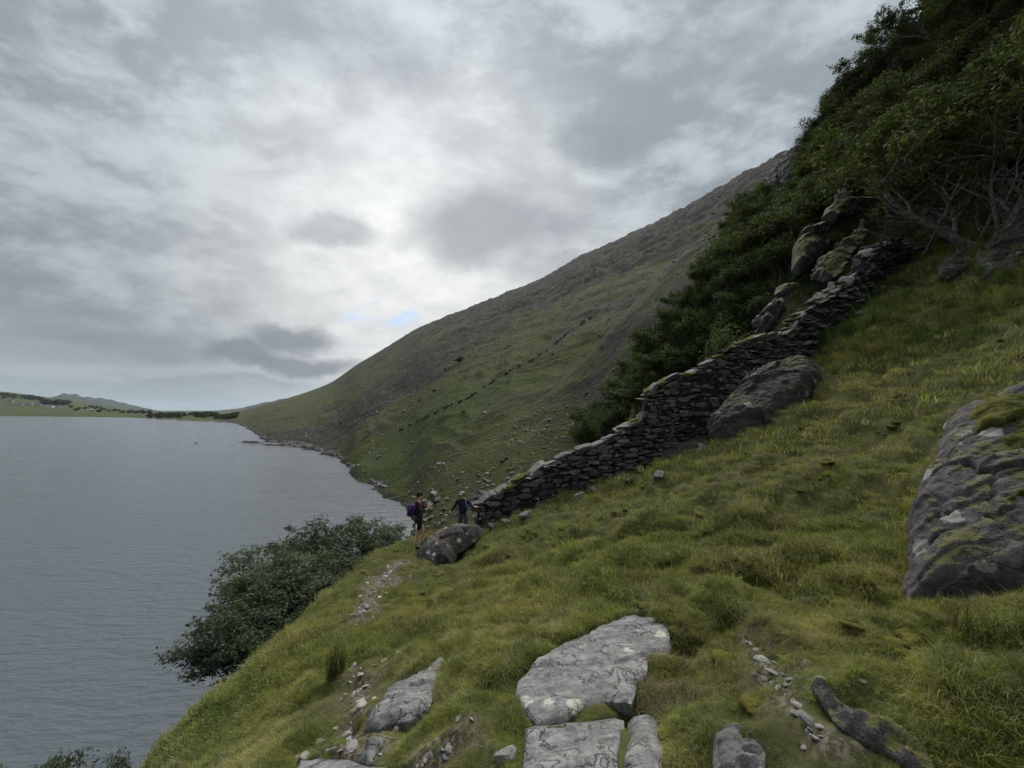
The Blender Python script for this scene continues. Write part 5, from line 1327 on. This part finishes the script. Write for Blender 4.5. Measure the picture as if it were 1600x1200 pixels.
def hiker_photographing():
    p = hit(651, 868); Yd = 12.0; base = P(653, 866, Yd); z = float(height(base[0], base[1]))
    e = empty('person', (base[0], base[1], z)); k = (slope(769) * Yd - z) / 1.78; e.scale = (k, k, k)
    tag(e, 'hiker in black shorts with purple backpack, raising a phone', 'person')
    F_ = Vector((1, .12, 0))      # facing along +X
    N = {}; E = []
    N['hip'] = (0, 0, .93, .100, .115); N['waist'] = (.0, 0, 1.08, .090, .105); N['chest'] = (.01, 0, 1.28, .115, .155); N['uchest'] = (-.005, 0, 1.41, .085, .12)
    E += [('hip', 'waist'), ('waist', 'chest'), ('chest', 'uchest'), ('uchest', 'neck')]
    head(N, E, (.045, .0, 1.665), (1, .15, -.02), (.01, 0, 1.52))
    arm_nodes(N, E, 'l', (.0, .19, 1.42), (.14, .24, 1.20), (.36, .13, 1.36), (.7, -.2, .7), (0, -.4, .8), (.046, .040, .028))
    arm_nodes(N, E, 'r', (.0, -.19, 1.42), (.16, -.24, 1.19), (.36, -.08, 1.33), (.7, .2, .7), (0, .4, .8), (.046, .040, .028))
    E += [('uchest', 'lsh'), ('uchest', 'rsh')]
    for s, y, fx in (('L', .10, .10), ('R', -.10, -.03)):
        N[s + 'th'] = (.0 + fx * .2, y, .86, .085, .09); N[s + 'kn'] = (.03 + fx, y, .50, .056, .056); N[s + 'ca'] = (.0 + fx, y, .34, .054, .052); N[s + 'an'] = (-.01 + fx, y, .10, .034); N[s + 'ft'] = (.05 + fx, y, .045, .038, .04); N[s + 'to'] = (.16 + fx, y, .035, .03, .042)
        E += [('hip', s + 'th'), (s + 'th', s + 'kn'), (s + 'kn', s + 'ca'), (s + 'ca', s + 'an'), (s + 'an', s + 'ft'), (s + 'ft', s + 'to')]
    skin_mesh('body', N, E, M_SKIN, e)
    J = {'hip': (0, 0, .84, .145, .17), 'waist': (0, 0, 1.08, .125, .145), 'chest': (.01, 0, 1.28, .135, .175), 'uc': (-.005, 0, 1.42, .10, .135), 'nk': (.005, 0, 1.49, .062),
         'ls': (.0, .20, 1.42, .066), 'le': (.13, .245, 1.22, .054), 'lw': (.25, .18, 1.29, .046), 'rs': (.0, -.20, 1.42, .066), 're': (.15, -.245, 1.21, .054), 'rw': (.26, -.16, 1.27, .046)}
    skin_mesh('shirt', J, [('hip', 'waist'), ('waist', 'chest'), ('chest', 'uc'), ('uc', 'nk'), ('uc', 'ls'), ('ls', 'le'), ('le', 'lw'), ('uc', 'rs'), ('rs', 're'), ('re', 'rw')], M_BLACK, e)
    S = {'w': (0, 0, 1.07, .130, .15), 'h': (0, 0, .90, .135, .15), 'lt': (.02, .10, .80, .105, .105), 'lk': (.05, .10, .58, .088, .09), 'rt': (-.005, -.10, .80, .105, .105), 'rk': (.0, -.10, .58, .088, .09)}
    sh = skin_mesh('shorts', S, [('w', 'h'), ('h', 'lt'), ('lt', 'lk'), ('h', 'rt'), ('rt', 'rk')], M_BLACK, e)
    rbox('stripe', M_WHITE, sh, (-.015, -.207, .70), (.05, .012, .27), (.05, -.03, 0))
    for y, fx in ((.10, .10), (-.10, -.03)):
        C = {'a': (.0 + fx, y, .25, .050), 'b': (-.01 + fx, y, .10, .042)}; skin_mesh('sock', C, [('a', 'b')], M_SOCK, e)
        C = {'h': (-.05 + fx, y, .07, .044, .045), 'm': (.04 + fx, y, .055, .05, .055), 't': (.17 + fx, y, .04, .035, .05), 'u': (-.02 + fx, y, .12, .05, .05)}; skin_mesh('shoe', C, [('u', 'h'), ('h', 'm'), ('m', 't')], M_BLACK, e)
    hc = Vector((.045, 0, 1.665)); ha = ball('hair', M_HAIR, e, hc + Vector((-.020, 0, .040)), (.104, .092, .092), sub=3)
    face(e, hc, (1, .15, -.02))
    b = rbox('backpack', M_PURPLE, e, (-.225, 0, 1.22), (.20, .30, .50), (0, -.06, 0), .42, 4)
    rbox('pocket', M_PURPLE, b, (-.10, 0, -.08), (.08, .22, .24), (0, 0, 0), .4, 3)
    for y in (-.11, .11):
        C = {'a': (-.12, y, 1.44, .018, .03), 'b': (-.01, y * 1.1, 1.515, .014, .02), 'c': (.112, y * 1.1, 1.40, .012, .018), 'd': (.138, y * 1.15, 1.24, .010, .014), 'e': (.05, y * 1.5, 1.06, .012, .02)}
        skin_mesh('strap', C, [('a', 'b'), ('b', 'c'), ('c', 'd'), ('d', 'e')], M_PURPLE if y > 0 else M_RED, e, 1)
    C = {'a': (.07, -.05, 1.52, .02), 'b': (.075, .05, 1.52, .02)}; skin_mesh('collar', C, [('a', 'b')], M_RED, e, 1)
    # the phone is held, a thing of its own
    hp = Vector(e.location) + Vector((.47, .03, 1.50)) * k
    ph = rbox('phone', M_PHONE, None, hp, (.03 * k, .10 * k, .22 * k), (0, .12, .95), .3); tag(ph, 'dark phone held up in front of the hiker in shorts', 'phone')
def hiker_with_pole():
    Yd = 13.1; base = P(723, 846, Yd); z = float(height(base[0], base[1]))
    e = empty('person', (base[0], base[1], z)); k = (slope(767) * Yd - z) / 1.80; e.scale = (k, k, k)
    tag(e, 'hiker in navy jacket and pale cap with one hand on the wall', 'person')
    N = {}; E = []     # facing the camera (-Y), the person's right is -X
    N['hip'] = (0, 0, .95, .115, .095); N['waist'] = (.0, 0, 1.10, .115, .09); N['chest'] = (-.01, 0, 1.29, .16, .115); N['uchest'] = (-.01, 0, 1.42, .12, .085)
    E += [('hip', 'waist'), ('waist', 'chest'), ('chest', 'uchest'), ('uchest', 'neck')]
    head(N, E, (-.03, -.04, 1.66), (-.35, -1, -.25), (-.015, 0, 1.53))
    arm_nodes(N, E, 'r', (-.20, 0, 1.43), (-.33, -.04, 1.19), (-.48, -.12, 1.03), (-.8, -.3, -.5), (.2, -.9, .3), (.05, .042, .03), curl=Vector((.3, -.2, -.9)))
    arm_nodes(N, E, 'l', (.19, 0, 1.43), (.33, -.08, 1.24), (.46, -.20, 1.25), (1, -.3, .0), (0, -1, .1), (.05, .042, .03), curl=Vector((0, 0, -.5)))
    E += [('uchest', 'lsh'), ('uchest', 'rsh')]
    for s, x, fy in (('L', .11, -.05), ('R', -.10, .05)):
        N[s + 'th'] = (x, 0, .86, .09, .09); N[s + 'kn'] = (x * 1.05, fy, .50, .06); N[s + 'an'] = (x * 1.1, fy, .10, .04); N[s + 'to'] = (x * 1.2, fy - .15, .04, .04, .035)
        E += [('hip', s + 'th'), (s + 'th', s + 'kn'), (s + 'kn', s + 'an'), (s + 'an', s + 'to')]
    skin_mesh('body', N, E, M_SKIN, e)
    J = {'hip': (0, 0, .80, .178, .145), 'waist': (0, 0, 1.08, .160, .135), 'chest': (-.01, 0, 1.29, .185, .14), 'uc': (-.01, 0, 1.43, .145, .105), 'nk': (-.012, 0, 1.53, .075),
         'ls': (.20, 0, 1.43, .075), 'le': (.33, -.08, 1.245, .064), 'lw': (.445, -.185, 1.25, .048), 'rs': (-.21, 0, 1.43, .075), 're': (-.33, -.04, 1.195, .064), 'rw': (-.465, -.11, 1.045, .046)}
    skin_mesh('jacket', J, [('hip', 'waist'), ('waist', 'chest'), ('chest', 'uc'), ('uc', 'nk'), ('uc', 'ls'), ('ls', 'le'), ('le', 'lw'), ('uc', 'rs'), ('rs', 're'), ('re', 'rw')], M_NAVY, e)
    T = {'w': (0, 0, 1.06, .155, .125), 'lt': (.11, 0, .82, .105), 'lk': (.115, -.05, .48, .085), 'la': (.12, -.05, .12, .07), 'rt': (-.10, 0, .82, .105), 'rk': (-.105, .05, .48, .085), 'ra': (-.11, .05, .12, .07)}
    skin_mesh('trousers', T, [('w', 'lt'), ('lt', 'lk'), ('lk', 'la'), ('w', 'rt'), ('rt', 'rk'), ('rk', 'ra')], M_JEAN, e)
    hc = Vector((-.03, -.04, 1.66)); face(e, hc, (-.35, -1, -.25))
    ball('hair', M_HAIR, e, hc + Vector((.02, .035, .0)), (.090, .080, .085), sub=3)
    c = ball('cap', M_CAP, e, hc + Vector((0, 0, .062)), (.098, .104, .070), sub=3)
    ball('peak', M_CAP, c, (-.35, -1.0, -.25), (.75, .62, .14), (.25, 0, -.3))
    for x in (-.11, .12):
        C = {'a': (x, -.05, 1.50, .02, .012), 'b': (x, -.145, 1.36, .02, .012), 'c': (x * 1.1, -.15, 1.20, .018, .01)}
        skin_mesh('strap', C, [('a', 'b'), ('b', 'c')], M_BLUE if x > 0 else M_NAVY, e, 1)
    rbox('backpack', M_NAVY, e, (0, .20, 1.24), (.30, .17, .44), (0, 0, 0), .4, 3)
    # trekking pole under the right hand
    h = Vector(e.location) + Vector((-.54, -.15, 1.00)) * k; gx = h.x - .10; gy = h.y - .05; gz = float(height(gx, gy))
    t = empty('trekking_pole', (gx, gy, gz)); tag(t, 'thin trekking pole under the outstretched hand of the hiker in the pale cap', 'pole')
    a = Vector((0, 0, 0)); b = h + Vector((0, 0, .05)) - Vector((gx, gy, gz))
    link('shaft', tubes_mesh('shaft', [([a, b * .5, b * .92], [.008, .010, .011])], 8), M_METAL, t)
    link('grip', tubes_mesh('grip', [([b * .90, b * .96, b * 1.02], [.017, .020, .018])], 8), M_BLACK, t)
    link('basket', tubes_mesh('basket', [([b * .05, b * .06, b * .07], [.02, .035, .02])], 8), M_BLACK, t)
hiker_photographing(); hiker_with_pole()

# ------------------------------------------------------------ farms and trees on the far shore
M_WHW = plain('white_wall', (.62, .62, .60), .8, .2, (.72, .72, .70), 1); M_GRW = plain('grey_wall', (.34, .31, .29), .8, .2, None, 1); M_SLATE = plain('slate_roof', (.075, .078, .085), .7, .3, None, 2); M_GLASS = plain('dark_glass', (.02, .024, .03), .2, .5)
def far_at(px, Y):
    x = P(px, 630, Y)[0]; return x, Y, float(height(x, Y))
def house(px, Y, L, W, H, rh, rz, wall_m, label, chim=1):
    x, y, z = far_at(px, Y); e = empty('farmhouse', (x, y, z - .5), rz); tag(e, label, 'house')
    rbox('wall', wall_m, e, (0, 0, H / 2), (L, W, H), bev=.002, seg=1)
    V = [(-L / 2 - .4, -W / 2 - .5, H), (L / 2 + .4, -W / 2 - .5, H), (L / 2 + .4, W / 2 + .5, H), (-L / 2 - .4, W / 2 + .5, H), (-L / 2 - .4, 0, H + rh), (L / 2 + .4, 0, H + rh)]
    rf = link('roof', mesh_np('roof', V, [(0, 1, 5, 4), (2, 3, 4, 5), (0, 4, 3), (1, 2, 5), (3, 2, 1, 0)]), M_SLATE, e)
    for s in ([-1, 1] if chim else []): rbox('chimney', wall_m, rf, (s * (L / 2 - .8), 0, H + rh), (.9, .9, 1.8), bev=.02, seg=1)
    n = int(L / 4)
    for i in range(n): rbox('window', M_GLASS, e, (-L / 2 + (i + .5) * L / n, -W / 2 - .03, H * .55), (1.1, .12, 1.4), bev=.02, seg=1)
    rbox('door', M_SLATE, e, (L / 2 - 1.2, -W / 2 - .04, 1.1), (1.0, .14, 2.1), bev=.02, seg=1)
house(78, 1500, 22, 9, 6.5, 4.0, .1, M_WHW, 'white farmhouse standing brightest on the far shore, left of the round trees')
house(60, 1560, 26, 10, 6.0, 3.5, -.1, M_GRW, 'grey roofed building left of the white farmhouse on the far shore')
house(46, 1600, 18, 9, 6.0, 3.5, .2, M_GRW, 'small dim house in the middle of the buildings on the far hill')
house(30, 1580, 28, 9, 5.0, 3.0, 0, M_GRW, 'long low farm building among the fields near the left edge')
house(16, 1720, 20, 9, 6.0, 4.0, .1, M_GRW, 'leftmost house high on the far hill')
house(92, 1540, 18, 8, 5.0, 3.0, -.2, M_GRW, 'house half hidden beneath the round trees on the far hill')
house(140, 1400, 18, 8, 5.5, 3.0, .1, M_WHW, 'small white cottage alone near the water on the far shore')
RT = random.Random(77)
def far_trees(px0, px1, Y0, Y1, n, h0, h1, label, group, name='tree'):
    for i in range(n):
        x, y, z = far_at(RT.uniform(px0, px1), RT.uniform(Y0, Y1)); h = RT.uniform(h0, h1)
        plant(FARK[i % 2], x, y, h, name, label, 'tree', group, RT.uniform(0, 6), .8, 1.5, z=z - .8)
FARK = [Kind(91, 9, 2, .5, 1100, 1.5, .95, M_LEAF, M_BARKD, 2, .2, flat=.9, first=.1), Kind(92, 9, 2, .5, 1100, 1.5, .95, M_LEAF2, M_BARKD, 2, .2, flat=.9, first=.1)]
far_trees(68, 104, 1640, 1720, 16, 16, 26, 'tall dark round tree in the clump beside the white farmhouse', 'clump of round trees on the far hill')
far_trees(-20, 66, 1850, 2080, 40, 9, 15, 'dark tree in the long belt on top of the far hill', 'tree belt on the far hilltop')
far_trees(108, 240, 1300, 1700, 40, 6, 11, 'hedgerow tree in the low fields across the lake', 'hedgerow trees across the lake')
far_trees(232, 342, 860, 1180, 70, 4, 13, 'tree in the low dark wood at the head of the lake', 'low wood at the head of the lake')
far_trees(338, 372, 720, 900, 22, 6, 9, 'tree in the dark clump where the wood meets the mountain foot', 'clump at the foot of the mountain')

# ------------------------------------------------------------ the air
def haze():
    m, nt, out = material('haze')
    v = nd(nt, 'ShaderNodeVolumePrincipled', {'Color': (.72, .85, 1.0, 1), 'Density': 2.2e-5, 'Anisotropy': .2})
    nt.links.new(v.outputs[0], out.inputs['Volume'])
    R_ = 21000.0; zb = -32.0; zt = 420.0
    V = [(x, y, z) for z in (zb, zt) for x, y in ((-R_, -R_), (R_, -R_), (R_, R_), (-R_, R_))]
    o = link('haze', mesh_np('haze', V, [(3, 2, 1, 0), (4, 5, 6, 7), (0, 1, 5, 4), (1, 2, 6, 5), (2, 3, 7, 6), (3, 0, 4, 7)]), m); o['kind'] = 'stuff'
haze()
